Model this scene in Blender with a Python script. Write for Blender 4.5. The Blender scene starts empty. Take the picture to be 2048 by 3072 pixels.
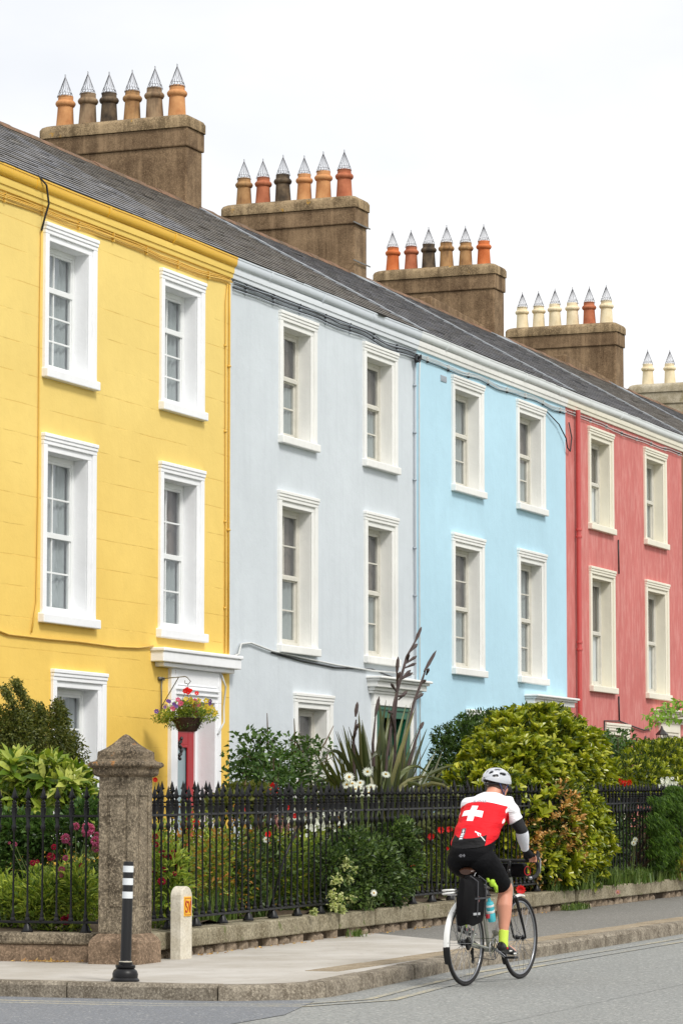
import bpy, bmesh, math, random
from math import sin, cos, pi, radians, sqrt, atan2
from mathutils import Vector, Matrix
from mathutils.bvhtree import BVHTree
random.seed(7)
C = bpy.context.scene.collection
SC = bpy.context.scene
G = .0133                      # the street climbs 1.33 % along +X
def gz(x): return G * x

# ---------- camera model (X runs up the street, Y into the houses) ----------
FP = 9660.; TH = math.atan(937 / FP); YAW = radians(22)
def at(u, v, X=None, Y=None, Z=None):
    a = u - 1024; up = 1536 - v
    y = FP * cos(TH) - up * sin(TH); z = FP * sin(TH) + up * cos(TH)
    d = Vector((a * sin(YAW) + y * cos(YAW), -a * cos(YAW) + y * sin(YAW), z))
    if X is not None: t = X / d.x
    elif Y is not None: t = Y / d.y
    else: t = (Z - 1.63) / (d.z - G * d.x)
    return Vector((d.x * t, d.y * t, 1.63 + d.z * t))

# ---------- materials ----------
def lin(c):
    return tuple(((x / 255) / 12.92 if x / 255 <= .04045 else ((x / 255 + .055) / 1.055) ** 2.4) for x in c) + (1,)
class NT:
    def __init__(s, name):
        s.m = bpy.data.materials.new(name); s.m.use_nodes = True; s.n = s.m.node_tree; s.n.nodes.clear()
        s.out = s.n.nodes.new('ShaderNodeOutputMaterial')
    def add(s, t, **k):
        n = s.n.nodes.new('ShaderNode' + t)
        for a, b in k.items():
            if a[0] == '_': setattr(n, a[1:], b)
            else:
                i = n.inputs[int(a[1:])] if a[0] == 'i' and a[1:].isdigit() else n.inputs[a.replace('_', ' ')]
                if isinstance(b, bpy.types.NodeSocket): s.n.links.new(b, i)
                else: i.default_value = b
        return n
    def math(s, op, a, b=0., c=0.):
        n = s.n.nodes.new('ShaderNodeMath'); n.operation = op
        for i, x in enumerate((a, b, c)):
            if isinstance(x, bpy.types.NodeSocket): s.n.links.new(x, n.inputs[i])
            else: n.inputs[i].default_value = x
        return n.outputs[0]
    def mix(s, f, a, b, blend='MIX'):
        n = s.n.nodes.new('ShaderNodeMix'); n.data_type = 'RGBA'; n.blend_type = blend
        for i, x in ((0, f), (6, a), (7, b)):
            if isinstance(x, bpy.types.NodeSocket): s.n.links.new(x, n.inputs[i])
            else: n.inputs[i].default_value = x
        return n.outputs[2]
    def pos(s, obj=False, scale=(1, 1, 1)):
        o = s.add('TexCoord').outputs['Object'] if obj else s.add('NewGeometry').outputs['Position']
        return s.add('Mapping', Vector=o, Scale=scale).outputs[0]
    def noise(s, vec, sc, det=4, rough=.55):
        return s.add('TexNoise', Vector=vec, Scale=sc, Detail=det, Roughness=rough).outputs['Fac']
    def ramp(s, f, stops):
        n = s.add('ValToRGB', Fac=f); e = n.color_ramp.elements
        while len(e) < len(stops): e.new(.5)
        for i, (p, c) in enumerate(stops): e[i].position = p; e[i].color = c if len(c) == 4 else tuple(c) + (1,)
        return n.outputs[0]
    def step(s, f, a, b):
        return s.add('MapRange', Value=f, From_Min=a, From_Max=b).outputs[0]
    def done(s, col, rough=.8, bump=None, bd=.01, bs=.5, metal=0., spec=.5, coat=0.):
        p = s.add('BsdfPrincipled')
        for k, v in (('Base Color', col), ('Roughness', rough), ('Metallic', metal), ('Specular IOR Level', spec), ('Coat Weight', coat)):
            if isinstance(v, bpy.types.NodeSocket): s.n.links.new(v, p.inputs[k])
            else: p.inputs[k].default_value = v
        if bump is not None:
            b = s.add('Bump', Height=bump, Distance=bd, Strength=bs)
            s.n.links.new(b.outputs[0], p.inputs['Normal'])
        s.n.links.new(p.outputs[0], s.out.inputs[0]); return s.m
def k(c, f): return tuple(min(1, x * f) for x in c[:3]) + (1,)

def plain(name, rgb, rough=.6, var=.06, sc=6., obj=True, metal=0., spec=.5, bump=0., coat=0.):
    t = NT(name); c = lin(rgb); p = t.pos(obj); n = t.noise(p, sc)
    col = t.mix(n, k(c, 1 - var * 2), k(c, 1 + var))
    return t.done(col, rough, t.noise(p, sc * 8) if bump else None, bump or .01, .5, metal, spec, coat)

def stucco(name, rgb, kind='smooth', dirt=.5):
    t = NT(name); c = lin(rgb); p = t.pos()
    big = t.noise(p, .55, 5); med = t.noise(p, 3.2, 4)
    streak = t.noise(t.pos(scale=(5, 5, .45)), 1.6, 5, .6)
    col = t.mix(t.step(big, .3, .7), k(c, .93), k(c, 1.05))
    col = t.mix(t.math('MULTIPLY', t.step(med, .45, .75), .25), col, k(c, .86))
    col = t.mix(t.math('MULTIPLY', t.step(streak, .48, .75), dirt * .5), col, tuple(a * b for a, b in zip(c[:3], (.72, .72, .74))) + (1,))
    fine = t.noise(p, 38, 6, .65); mid = t.noise(p, 7, 3)
    h = t.math('ADD', t.math('MULTIPLY', fine, .35), t.math('MULTIPLY', mid, .9))
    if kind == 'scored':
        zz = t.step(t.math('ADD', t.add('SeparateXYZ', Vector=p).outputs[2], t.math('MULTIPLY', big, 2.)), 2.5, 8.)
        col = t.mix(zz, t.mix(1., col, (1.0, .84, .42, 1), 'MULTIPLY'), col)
        s = t.add('SeparateXYZ', Vector=t.add('NewGeometry').outputs['Position'])
        wob = t.math('MULTIPLY', t.noise(t.pos(scale=(.9, 1, .9)), 1., 2), .03)
        fr = t.math('FRACT', t.math('DIVIDE', t.math('ADD', s.outputs[2], wob), .341))
        line = t.math('LESS_THAN', t.math('ABSOLUTE', t.math('SUBTRACT', fr, .5)), .016)
        br = t.step(t.noise(t.pos(scale=(1.1, 1, 4)), 1.7, 3), .4, .58)
        line = t.math('MULTIPLY', line, br)
        col = t.mix(t.math('MULTIPLY', line, .45), col, tuple(a * b for a, b in zip(c[:3], (.72, .55, .3))) + (1,))
        h = t.math('SUBTRACT', h, t.math('MULTIPLY', line, 1.6))
    if kind == 'weathered':
        st2 = t.noise(t.pos(scale=(3.2, 3.2, .8)), 2.6, 6, .7)
        col = t.mix(t.math('MULTIPLY', t.step(st2, .45, .66), .42), col, lin((226, 170, 162)))
        st3 = t.noise(t.pos(scale=(1.6, 1.6, .6)), 1.3, 6, .65)
        col = t.mix(t.math('MULTIPLY', t.step(st3, .5, .75), .4), col, lin((178, 90, 86)))
    return t.done(col, .85, h, .012, .42, spec=.25)

def stone(name, rgb, dark, lich=None, sc=1., spec_amt=.5, zone=None):
    t = NT(name); c = lin(rgb); dk = lin(dark); p = t.pos()
    a = t.noise(p, 2.2 * sc, 5, .6); b = t.noise(p, 14 * sc, 5, .7); g = t.noise(p, 48, 4, .8)
    col = t.mix(t.step(a, .35, .68), dk, c)
    col = t.mix(t.math('MULTIPLY', t.step(b, .45, .7), .5), col, k(dk, .6))
    col = t.mix(t.math('MULTIPLY', t.step(g, .52, .64), spec_amt), col, k(c, 1.55))
    col = t.mix(t.math('MULTIPLY', t.step(g, .47, .37), spec_amt), col, k(dk, .5))
    if zone:
        sv = t.noise(t.pos(scale=(5, 5, .35)), 1.3, 5, .6)
        col = t.mix(t.math('MULTIPLY', t.step(sv, .52, .72), .6), col, k(c, 1.35)); col = t.mix(t.math('MULTIPLY', t.step(sv, .46, .3), .6), col, k(dk, .7))
    if lich:
        l = t.noise(p, 3.1 * sc, 5, .65)
        col = t.mix(t.step(l, .62, .67), col, lin(lich))
    return t.done(col, .92, t.math('ADD', t.math('MULTIPLY', b, .8), t.math('MULTIPLY', g, .4)), .012, .6, spec=.2)

def leafm(name, cols, rough=.42, trans=.3, spec=.4):
    t = NT(name); r = t.add('NewGeometry').outputs['Random Per Island']
    n = len(cols); col = t.ramp(r, [(i / (n - 1) if n > 1 else 0, lin(c)) for i, c in enumerate(cols)])
    big = t.noise(t.pos(), 2.6, 2)
    col = t.mix(t.step(big, .35, .65), t.mix(1., col, (.72, .76, .72, 1), 'MULTIPLY'), col)
    p = t.add('BsdfPrincipled', Base_Color=col, Roughness=rough); p.inputs['Specular IOR Level'].default_value = spec
    tr = t.add('BsdfTranslucent', Color=t.mix(1., col, (1.2, 1.25, .7, 1), 'MULTIPLY'))
    mx = t.add('MixShader', Fac=trans); t.n.links.new(p.outputs[0], mx.inputs[1]); t.n.links.new(tr.outputs[0], mx.inputs[2])
    t.n.links.new(mx.outputs[0], t.out.inputs[0]); return t.m

def glassm(name):
    t = NT(name); fr = t.add('Fresnel', IOR=1.95)
    gl = t.add('BsdfGlossy', Color=(.92, .95, 1, 1), Roughness=.02)
    b = t.add('Bump', Height=t.noise(t.pos(), 3.0, 2), Distance=.02, Strength=.5); t.n.links.new(b.outputs[0], gl.inputs['Normal'])
    tr = t.add('BsdfTransparent', Color=(.93, .95, .95, 1)); bk = t.add('NewGeometry').outputs['Backfacing']
    fc = t.math('ADD', t.math('MULTIPLY', fr.outputs[0], t.math('SUBTRACT', 1., bk)), t.math('MULTIPLY', bk, .1))
    mx = t.add('MixShader', Fac=fc); t.n.links.new(tr.outputs[0], mx.inputs[1]); t.n.links.new(gl.outputs[0], mx.inputs[2])
    t.n.links.new(mx.outputs[0], t.out.inputs[0]); return t.m

M = {}
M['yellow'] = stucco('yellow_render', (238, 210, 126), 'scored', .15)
M['grey'] = stucco('grey_render', (208, 215, 220), 'smooth', .4)
M['blue'] = stucco('blue_render', (184, 219, 235), 'smooth', .22)
M['red'] = stucco('red_render', (202, 118, 112), 'weathered', .4)
M['brickw'] = stucco('brown_render', (140, 100, 78), 'smooth', .6)
M['white'] = stucco('white_trim', (242, 243, 245), 'smooth', .25)
M['cream'] = stucco('cream_trim', (232, 227, 210), 'smooth', .3)
M['oldwhite'] = stucco('old_white_trim', (236, 236, 232), 'smooth', .5)
M['yfascia'] = stucco('yellow_fascia', (242, 208, 112), 'smooth', .1)
M['ygutter'] = plain('ochre_gutter_paint', (236, 186, 58), .5, .05, 3)
M['gfascia'] = stucco('grey_fascia', (226, 231, 236), 'smooth', .1)
M['ggutter'] = plain('grey_gutter_paint', (212, 219, 226), .4, .06, 3)
M['wgutter'] = plain('white_gutter_paint', (228, 232, 232), .4, .08, 3)
M['upvc'] = plain('white_frame_paint', (232, 234, 233), .35, .03, 4)
M['sashp'] = plain('old_sash_paint', (214, 211, 200), .6, .12, 9)
M['curtain'] = plain('net_curtain', (146, 153, 153), .9, .06, 3)
M['curtaind'] = plain('grey_brown_curtain', (112, 102, 96), .9, .08, 3)
M['blind'] = plain('white_blind', (226, 230, 232), .8, .03, 3)
M['room'] = plain('dark_room', (46, 44, 42), .9, .1, 2)
M['glass'] = glassm('window_glass')
M['reddoor'] = plain('red_door_paint', (170, 12, 26), .28, .05, 3)
M['greendoor'] = plain('green_door_paint', (16, 92, 66), .45, .1, 5)
M['frost'] = plain('frosted_door_glass', (150, 172, 178), .25, .04, 3)
M['cream_door'] = plain('cream_door_paint', (222, 216, 200), .5, .08, 5)
M['darkglass'] = plain('dark_door_glass', (22, 30, 28), .08, .1, 2)
M['iron'] = plain('black_iron', (15, 15, 18), .42, .2, 20, spec=.35)
M['castmetal'] = plain('dark_cast_metal', (40, 36, 34), .4, .3, 20)
M['galv'] = plain('grey_steel', (120, 118, 112), .45, .15, 12, metal=.5)
M['cableb'] = plain('black_cable', (38, 38, 42), .6, .1)
M['cabley'] = plain('painted_yellow_cable', (226, 184, 84), .5, .08)
M['cableg'] = plain('painted_grey_cable', (168, 176, 184), .5, .08)
M['cablew'] = plain('painted_white_cable', (206, 208, 206), .5, .08)
M['redpipe'] = plain('red_pipe_paint', (198, 84, 80), .45, .1)
M['lead'] = plain('lead_flashing', (150, 155, 160), .5, .15, 8)
M['wire'] = plain('galvanised_wire', (92, 92, 96), .35, .2, 30, metal=.5)
M['chim'] = stone('chimney_render', (150, 126, 98), (100, 80, 60), None, 1.1, .45, True)
M['chimcap'] = stone('chimney_cap_render', (166, 144, 112), (98, 82, 60), (182, 138, 52), 1.1, .6, True)
M['chimpale'] = stone('pale_chimney_concrete', (196, 186, 164), (150, 138, 112), (150, 140, 110), 1., .3)
M['pier'] = stone('weathered_pier_stone', (148, 136, 116), (84, 75, 62), None, 2.2, .8)
M['pier_cap'] = stone('dark_weathered_pier_cap', (132, 118, 98), (62, 54, 44), (176, 120, 62), 2.2, .8)
M['pier_base'] = stone('pier_plinth_stone', (152, 130, 108), (102, 86, 70), None, 2., .6)
M['coping'] = stone('granite_coping', (160, 152, 130), (112, 103, 82), (100, 106, 66), 1.4, .6)
M['rubble'] = stone('rubble_stone', (166, 150, 130), (110, 96, 80), None, 3., .3)
M['marker'] = stone('white_concrete', (226, 220, 204), (206, 198, 178), None, 3., .12)
M['kerb'] = stone('kerb_stone', (158, 149, 133), (104, 95, 82), None, 2.8, .6)

def slate(name, a, b, c3):
    t = NT(name); r = t.add('NewGeometry').outputs['Random Per Island']; p = t.pos()
    col = t.ramp(r, [(0, k(lin(a), .8)), (.12, lin(a)), (.5, lin(b)), (.9, lin(c3)), (1, k(lin(b), 1.35))])
    n = t.noise(p, 5, 5, .65)
    col = t.mix(t.math('MULTIPLY', t.step(n, .5, .72), .6), col, lin((132, 122, 96)))
    n2 = t.noise(p, 16, 4, .65); col = t.mix(t.math('MULTIPLY', t.step(n2, .55, .7), .5), col, lin((62, 58, 52)))
    return t.done(col, t.math('ADD', .42, t.math('MULTIPLY', n, .3)), n2, .006, .5, spec=.5)
M['slate1'] = slate('grey_slate', (124, 125, 132), (138, 137, 140), (112, 108, 104))
M['slate2'] = slate('brown_grey_slate', (104, 98, 92), (112, 106, 98), (98, 88, 80))
M['slate3'] = slate('blue_black_slate', (88, 88, 95), (95, 95, 100), (84, 82, 84))
M['ridge'] = stone('ridge_tile_clay', (142, 108, 86), (96, 84, 68), None, 2., .3)

def potm(name, a, b, soot=0.):
    t = NT(name); p = t.pos(True); n = t.noise(p, 4, 5, .6); st = t.noise(t.pos(True, (4, 4, .8)), 3, 4)
    col = t.mix(t.step(n, .35, .65), lin(b), lin(a))
    col = t.mix(t.math('MULTIPLY', t.step(st, .5, .75), .35 + soot), col, lin((66, 56, 46)) if soot else k(lin(b), .6))
    return t.done(col, .8, t.noise(p, 30), .005, .5, spec=.25)
POT = dict(o=potm('orange_terracotta', (214, 160, 108), (188, 128, 82)), b=potm('buff_sooty_clay', (166, 142, 112), (130, 106, 82), .25),
           s=potm('soot_black_clay', (122, 104, 82), (52, 46, 40), .45), t=potm('tan_clay', (186, 146, 100), (150, 112, 74), .3),
           r=potm('red_terracotta', (192, 120, 86), (164, 94, 66)), l=potm('bright_orange_terracotta', (212, 124, 74), (190, 100, 54)),
           c=potm('cream_painted_clay', (240, 226, 194), (222, 204, 166)))

# ---------- mesh building ----------
class MB:
    def __init__(s): s.v = []; s.f = []; s.mi = []
    def poly(s, pts, m=0):
        i = len(s.v); s.v += [tuple(p) for p in pts]; s.f.append(tuple(range(i, i + len(pts)))); s.mi.append(m)
    def raw(s, v, f, m=0):
        i = len(s.v); s.v += [tuple(p) for p in v]; s.f += [tuple(a + i for a in q) for q in f]; s.mi += [m] * len(f)
    def box(s, x0, x1, y0, y1, z0, z1, m=0, g=0.):
        v = [(x, y, z + g * x) for z in (z0, z1) for y in (y0, y1) for x in (x0, x1)]
        s.raw(v, [(0, 2, 3, 1), (4, 5, 7, 6), (0, 1, 5, 4), (2, 6, 7, 3), (0, 4, 6, 2), (1, 3, 7, 5)], m)
    def hexa(s, b, t, m=0):
        s.raw(list(b) + list(t), [(3, 2, 1, 0), (4, 5, 6, 7), (0, 1, 5, 4), (1, 2, 6, 5), (2, 3, 7, 6), (3, 0, 4, 7)], m)
    def loft(s, rings, m=0, cap=True, closed=True):
        n = len(rings[0]); i = len(s.v)
        for r in rings: s.v += [tuple(p) for p in r]
        for a in range(len(rings) - 1):
            for b in range(n if closed else n - 1):
                c = (b + 1) % n
                s.f.append((i + a * n + b, i + a * n + c, i + (a + 1) * n + c, i + (a + 1) * n + b)); s.mi.append(m)
        if cap:
            s.f.append(tuple(i + b for b in range(n))[::-1]); s.mi.append(m)
            s.f.append(tuple(i + (len(rings) - 1) * n + b for b in range(n))); s.mi.append(m)
    def lathe(s, prof, c=(0, 0, 0), n=12, m=0, ax=None):
        R = ax.to_matrix().to_3x3() if ax is not None else Matrix.Identity(3); c = Vector(c)
        s.loft([[c + R @ Vector((r * cos(2 * pi * j / n), r * sin(2 * pi * j / n), z)) for j in range(n)] for r, z in prof], m)
    def tube(s, pts, r, n=6, m=0, cap=True):
        pts = [Vector(p) for p in pts]; rs = r if isinstance(r, (list, tuple)) else [r] * len(pts); rings = []
        prev = None
        for i, p in enumerate(pts):
            d = (pts[min(i + 1, len(pts) - 1)] - pts[max(i - 1, 0)])
            d = d.normalized() if d.length > 1e-9 else Vector((0, 0, 1))
            if prev is None: a = d.orthogonal().normalized()
            else: a = (prev - d * prev.dot(d)); a = a.normalized() if a.length > 1e-6 else d.orthogonal().normalized()
            prev = a; b = d.cross(a)
            rr = rs[i] if not isinstance(rs[i], (tuple, list)) else rs[i][0]
            rings.append([p + a * rr * cos(2 * pi * j / n) + b * rr * sin(2 * pi * j / n) for j in range(n)])
        s.loft(rings, m, cap)
    def ring(s, c, R, r, ax, n=40, k_=8, m=0, a0=0., a1=2 * pi):
        q = Vector((0, 0, 1)).rotation_difference(Vector(ax).normalized()).to_matrix(); c = Vector(c)
        full = abs(a1 - a0 - 2 * pi) < 1e-4; rings = []
        for i in range(n if full else n + 1):
            t = a0 + (a1 - a0) * i / n
            e = q @ Vector((cos(t), sin(t), 0)); w = q @ Vector((0, 0, 1))
            rings.append([c + e * (R + r * cos(2 * pi * j / k_)) + w * r * sin(2 * pi * j / k_) for j in range(k_)])
        if full: rings.append(rings[0])
        s.loft(rings, m, not full)
    def sphere(s, c, rx, ry=None, rz=None, n=12, h=8, m=0):
        ry = ry or rx; rz = rz or rx; c = Vector(c)
        s.loft([[c + Vector((rx * sin(pi * (i + .02) / (h + .04)) * cos(2 * pi * j / n), ry * sin(pi * (i + .02) / (h + .04)) * sin(2 * pi * j / n), -rz * cos(pi * i / h))) for j in range(n)] for i in range(h + 1)], m)
    def build(s, name, mats, parent=None, smooth=False, bevel=0., auto=False):
        me = bpy.data.meshes.new(name); me.from_pydata(s.v, [], s.f)
        for m in (mats if isinstance(mats, (list, tuple)) else [mats]): me.materials.append(m)
        me.polygons.foreach_set('material_index', s.mi)
        if smooth or auto: me.polygons.foreach_set('use_smooth', [True] * len(s.f))
        me.update()
        o = bpy.data.objects.new(name, me); C.objects.link(o)
        if auto:
            me.set_sharp_from_angle(angle=radians(38))
        if parent is not None: o.parent = parent; o.matrix_parent_inverse = world(parent).inverted()
        if bevel:
            b = o.modifiers.new('bevel', 'BEVEL'); b.width = bevel; b.segments = 2; b.limit_method = 'ANGLE'
        return o
def world(o):
    m = Matrix.LocRotScale(o.location, o.rotation_euler, o.scale)
    return (world(o.parent) @ o.matrix_parent_inverse @ m) if o.parent else m
def tag(o, label=None, cat=None, group=None, kind=None):
    if label: o['label'] = label
    if cat: o['category'] = cat
    if group: o['group'] = group
    if kind: o['kind'] = kind
    return o
def empty(name, loc, label, cat, group=None, rz=0.):
    o = bpy.data.objects.new(name, None); C.objects.link(o); o.location = loc; o.rotation_euler = (0, 0, rz); o.empty_display_size = .2
    return tag(o, label, cat, group)
def copy_tree(o, parent=None):
    c = o.copy(); C.objects.link(c)
    if parent: c.parent = parent
    for ch in list(o.children):
        copy_tree(ch, c)
    return c
def struct(name, mb, m, **kw): return tag(mb.build(name, m, **kw), kind='structure')
# ---------- ground, road, pavement, kerbs ----------
def sheet(x0, x1, y0, y1, off, nx=1):
    m = MB(); m.poly([(x0, y0, gz(x0) + off), (x1, y0, gz(x1) + off), (x1, y1, gz(x1) + off), (x0, y1, gz(x0) + off)]); return m
def asphalt(name, a, b, sc=1., joint=False, paint=None):
    t = NT(name); p = t.pos(); n = t.noise(p, 1.1, 5, .6); f = t.noise(p, 60 * sc, 3, .8)
    v = t.add('TexVoronoi', Vector=p, Scale=75 * sc); big = t.noise(t.pos(scale=(.25, 1, 1)), .8, 4)
    col = t.mix(t.step(n, .3, .7), lin(a), lin(b))
    col = t.mix(t.step(big, .38, .66), col, k(lin(a), .84))
    g = t.step(f, .3, .72); col = t.mix(t.math('MULTIPLY', g, .9), k(lin(a), .5), t.mix(.55, col, k(lin(b), 1.35)))
    col = t.mix(t.math('MULTIPLY', t.step(v.outputs['Color'], .82, .9), .5), col, lin((196, 194, 186)))
    if paint:
        pn = t.noise(p, 22, 5, .8); pb = t.noise(p, .9, 3)
        col = t.mix(t.math('MULTIPLY', t.step(pn, .42, .62), t.step(pb, .36, .62)), col, lin(paint))
    if joint:
        s = t.add('SeparateXYZ', Vector=p)
        w = t.math('MULTIPLY', t.noise(t.pos(scale=(1.2, .1, .1)), 1.5, 3), .06)
        for y0 in (7.32,):
            l = t.math('LESS_THAN', t.math('ABSOLUTE', t.math('SUBTRACT', t.math('ADD', s.outputs[1], w), y0)), .012)
            col = t.mix(t.math('MULTIPLY', l, .45), col, lin((80, 80, 80)))
    return t.done(col, .88, f, .006, .7, spec=.3)
M['road'] = asphalt('road_asphalt', (142, 144, 141), (160, 161, 157), .62, True)
M['sideroad'] = asphalt('side_road_asphalt', (122, 125, 130), (138, 141, 145), .9)
M['footasphalt'] = asphalt('footpath_asphalt', (126, 124, 118), (142, 139, 132), .8)
t = NT('pale_concrete'); p = t.pos(); n = t.noise(p, 1.3, 6, .6); f = t.noise(p, 50, 4, .7)
col = t.mix(t.step(n, .35, .65), lin((168, 162, 152)), lin((188, 184, 177)))
col = t.mix(t.math('MULTIPLY', t.step(f, .55, .75), .35), col, lin((150, 143, 131)))
sp = t.noise(p, 7, 4, .7); col = t.mix(t.math('MULTIPLY', t.step(sp, .6, .74), .6), col, lin((128, 117, 100)))
M['concrete'] = t.done(col, .9, f, .004, .5, spec=.25)
t = NT('garden_soil'); n = t.noise(t.pos(), 9, 6, .7)
M['soil'] = t.done(t.mix(n, lin((48, 38, 28)), lin((92, 76, 56))), .95, n, .03, 1.)
t = NT('grass_ground'); n = t.noise(t.pos(), 3, 6, .7)
M['land'] = t.done(t.mix(n, lin((70, 84, 44)), lin((104, 112, 66))), .95, n, .03, 1.)

struct('ground', sheet(-80, 400, -250, 300, -.35), M['land'])
struct('road', sheet(-20, 260, -3, 9.9, 0.), M['road'])
# side street: joins the main road at the corner, a touch above it
m = MB(); pts = [(-20, 9.0), (21.2, 9.0), (22.6, 9.35), (22.6, 80), (-20, 80)]
m.poly([(x, y, gz(x) + .004) for x, y in pts]); struct('side_road', m, M['sideroad'])

def kpath():
    P = [(22.36, 60.), (22.36, 10.3)]
    for i in range(9):
        a = pi + (pi / 2) * i / 8; P.append((23.2 + .84 * cos(a), 10.2 + .78 * sin(a)))
    return P + [(24.2, 9.5), (26.5, 9.70), (29., 9.69), (230., 9.69)]
KP = kpath()
def resample(P, st):
    out = [Vector(P[0])]
    for a, b in zip(P, P[1:]):
        a = Vector(a); b = Vector(b); n = max(1, int((b - a).length / st))
        out += [a + (b - a) * i / n for i in range(1, n + 1)]
    return out
KW = .16
# pavement sheet (built as a slab so that it has real thickness)
def offs(P, d):
    out = []
    for i, p in enumerate(P):
        a = Vector(P[max(i - 1, 0)]); b = Vector(P[min(i + 1, len(P) - 1)]); t_ = (b - a).normalized(); out.append(Vector(p) + Vector((-t_.y, t_.x)) * d)
    return out
inn = offs([Vector(p) for p in KP], KW)
m = MB(); top = [(p.x, p.y) for p in inn if p.x < 30.0]
top += [(29.1, 9.9), (29.35, 10.7), (30.6, 12.0), (30.6, 12.5), (25.4, 12.5), (25.4, 60)]
m.poly([(x, y, gz(x) + .12) for x, y in top][::-1])
struct('pavement', m, M['concrete'])
m = MB(); q = [(29.1, 9.9), (29.1, 9.84), (230, 9.84), (230, 12.5), (30.6, 12.5), (30.6, 12.0), (29.35, 10.7)]
m.poly([(x, y, gz(x) + .117) for x, y in q]); struct('footpath', m, M['footasphalt'])
# kerb: individual stones in one run, joints open
m = MB(); rp = resample([(p[0], p[1]) for p in [(22.36, 24.)] + KP[1:-1] + [(88., 9.69)]], .1); acc = 0; run = [rp[0]]; L = .9
def stone_run(run):
    off1 = offs(run, KW); lean = random.uniform(-.006, .006); dz = random.uniform(-.005, .004)
    rings = []
    n = len(run)
    for i, (a, b) in enumerate(zip(run, off1)):
        a = Vector(a); sh = 0
        if i == 0: a2 = a + (Vector(run[1]) - a).normalized() * .006; b = b + (Vector(run[1]) - a).normalized() * .006
        elif i == n - 1: d_ = (a - Vector(run[i - 1])).normalized() * .006; a2 = a - d_; b = b - d_
        else: a2 = a
        out = (a2 - b).normalized() * lean; z = gz(a2.x); jit = random.uniform(-.002, .002)
        A = a2 + out
        rings.append([(A.x, A.y, z - .06), (A.x, A.y, z + .095 + dz + jit), (A.x + (b.x - A.x) * .13, A.y + (b.y - A.y) * .13, z + .122 + dz + jit), (b.x, b.y, z + .124 + dz), (b.x, b.y, z - .06)])
    m.loft(rings)
for i in range(1, len(rp)):
    run.append(rp[i]); acc += (rp[i] - rp[i - 1]).length
    if acc > L and len(run) > 2: stone_run(run); run = [rp[i]]; acc = 0; L = random.uniform(.75, 1.25)
struct('kerb', m, M['kerb'], auto=True)
# pale stone channel strip along the footpath side of the kerb
m = MB(); x = 24.3
while x < 80:
    w = random.uniform(.8, 1.3); d = random.uniform(-.003, .003)
    m.box(x + .006, x + w - .006, 9.852, 10.14, 0, .122 + d, 0, G); x += w
struct('kerb_channel', m, stone('pale_kerb_granite', (166, 153, 132), (136, 122, 100), None, 2., .4))
# faded double yellow line
t = NT('faded_yellow_paint'); n = t.noise(t.pos(), 16, 5, .75); b = t.noise(t.pos(), 1.2, 3)
c0 = t.mix(t.step(n, .4, .62), lin((140, 139, 132)), lin((180, 168, 134)))
_x = t.done(t.mix(t.step(b, .35, .6), lin((140, 139, 134)), c0), .85, n, .003, .5)
M['yline'] = asphalt('faded_yellow_paint', (142, 144, 141), (160, 161, 157), .62, False, (196, 182, 142))
m = MB(); lp = resample([(21.9, 14.), (21.95, 10.2), (22.2, 9.3), (22.9, 9.0), (24.2, 9.16), (26.5, 9.39), (70, 9.39)], .5)
for d0, d1 in ((.0, .07), (-.14, -.21)):
    a = offs(lp, d0); b = offs(lp, d1)
    for i in range(len(a) - 1):
        m.poly([(p.x, p.y, gz(p.x) + .0045) for p in (b[i], b[i + 1], a[i + 1], a[i])])
struct('road_marking', m, M['yline'])
# garden ground
m = MB()
for (x0, x1, y0, y1) in ((25.2, 79., 12.2, 16.62),):
    nx, ny = 90, 10
    for i in range(nx):
        for j in range(ny):
            def P(i, j):
                x = x0 + (x1 - x0) * i / nx; y = y0 + (y1 - y0) * j / ny
                return (x, y, gz(x) + .33 + .05 * sin(x * 2.1 + y * 1.7) + .03 * sin(x * 5 + y * 3))
            m.poly([P(i, j), P(i + 1, j), P(i + 1, j + 1), P(i, j + 1)])
struct('garden_soil', m, M['soil'])

# ---------- house ----------
YF = 16.6; PR = .998
def cx(x): return x * PR                       # measured on the wall plane, stands .07 proud
def cz(z): return (z - 1.63) * PR + 1.63
YR, ZR, YE, ZE = 20.3, 11.03, 16.525, 8.865      # ridge and eaves

def wall_holes(x0, x1, z0, z1, holes, y, m, dx=0):
    xs = sorted({x0, x1} | {h[0] for h in holes} | {h[1] for h in holes}); zs = sorted({z0, z1} | {h[2] for h in holes} | {h[3] for h in holes})
    for a, b in zip(xs, xs[1:]):
        for c, d in zip(zs, zs[1:]):
            mx, mz = (a + b) / 2, (c + d) / 2
            if any(h[0] < mx < h[1] and h[2] < mz < h[3] for h in holes): continue
            m.poly([(a, y, c), (b, y, c), (b, y, d), (a, y, d)])

def curtain(parent, x0, x1, z0, z1, y, mat_, folds=9, amp=.018):
    m = MB(); n = folds * 6; rings = []
    for k_ in range(2):
        rings.append([(x0 + (x1 - x0) * i / n, y + amp * sin(i * pi * 2 / 6 + .7 * sin(i * .7)), (z0, z1)[k_]) for i in range(n + 1)])
    m.loft(rings, 0, False, False); return m.build('curtain', mat_, parent, smooth=True)

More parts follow.
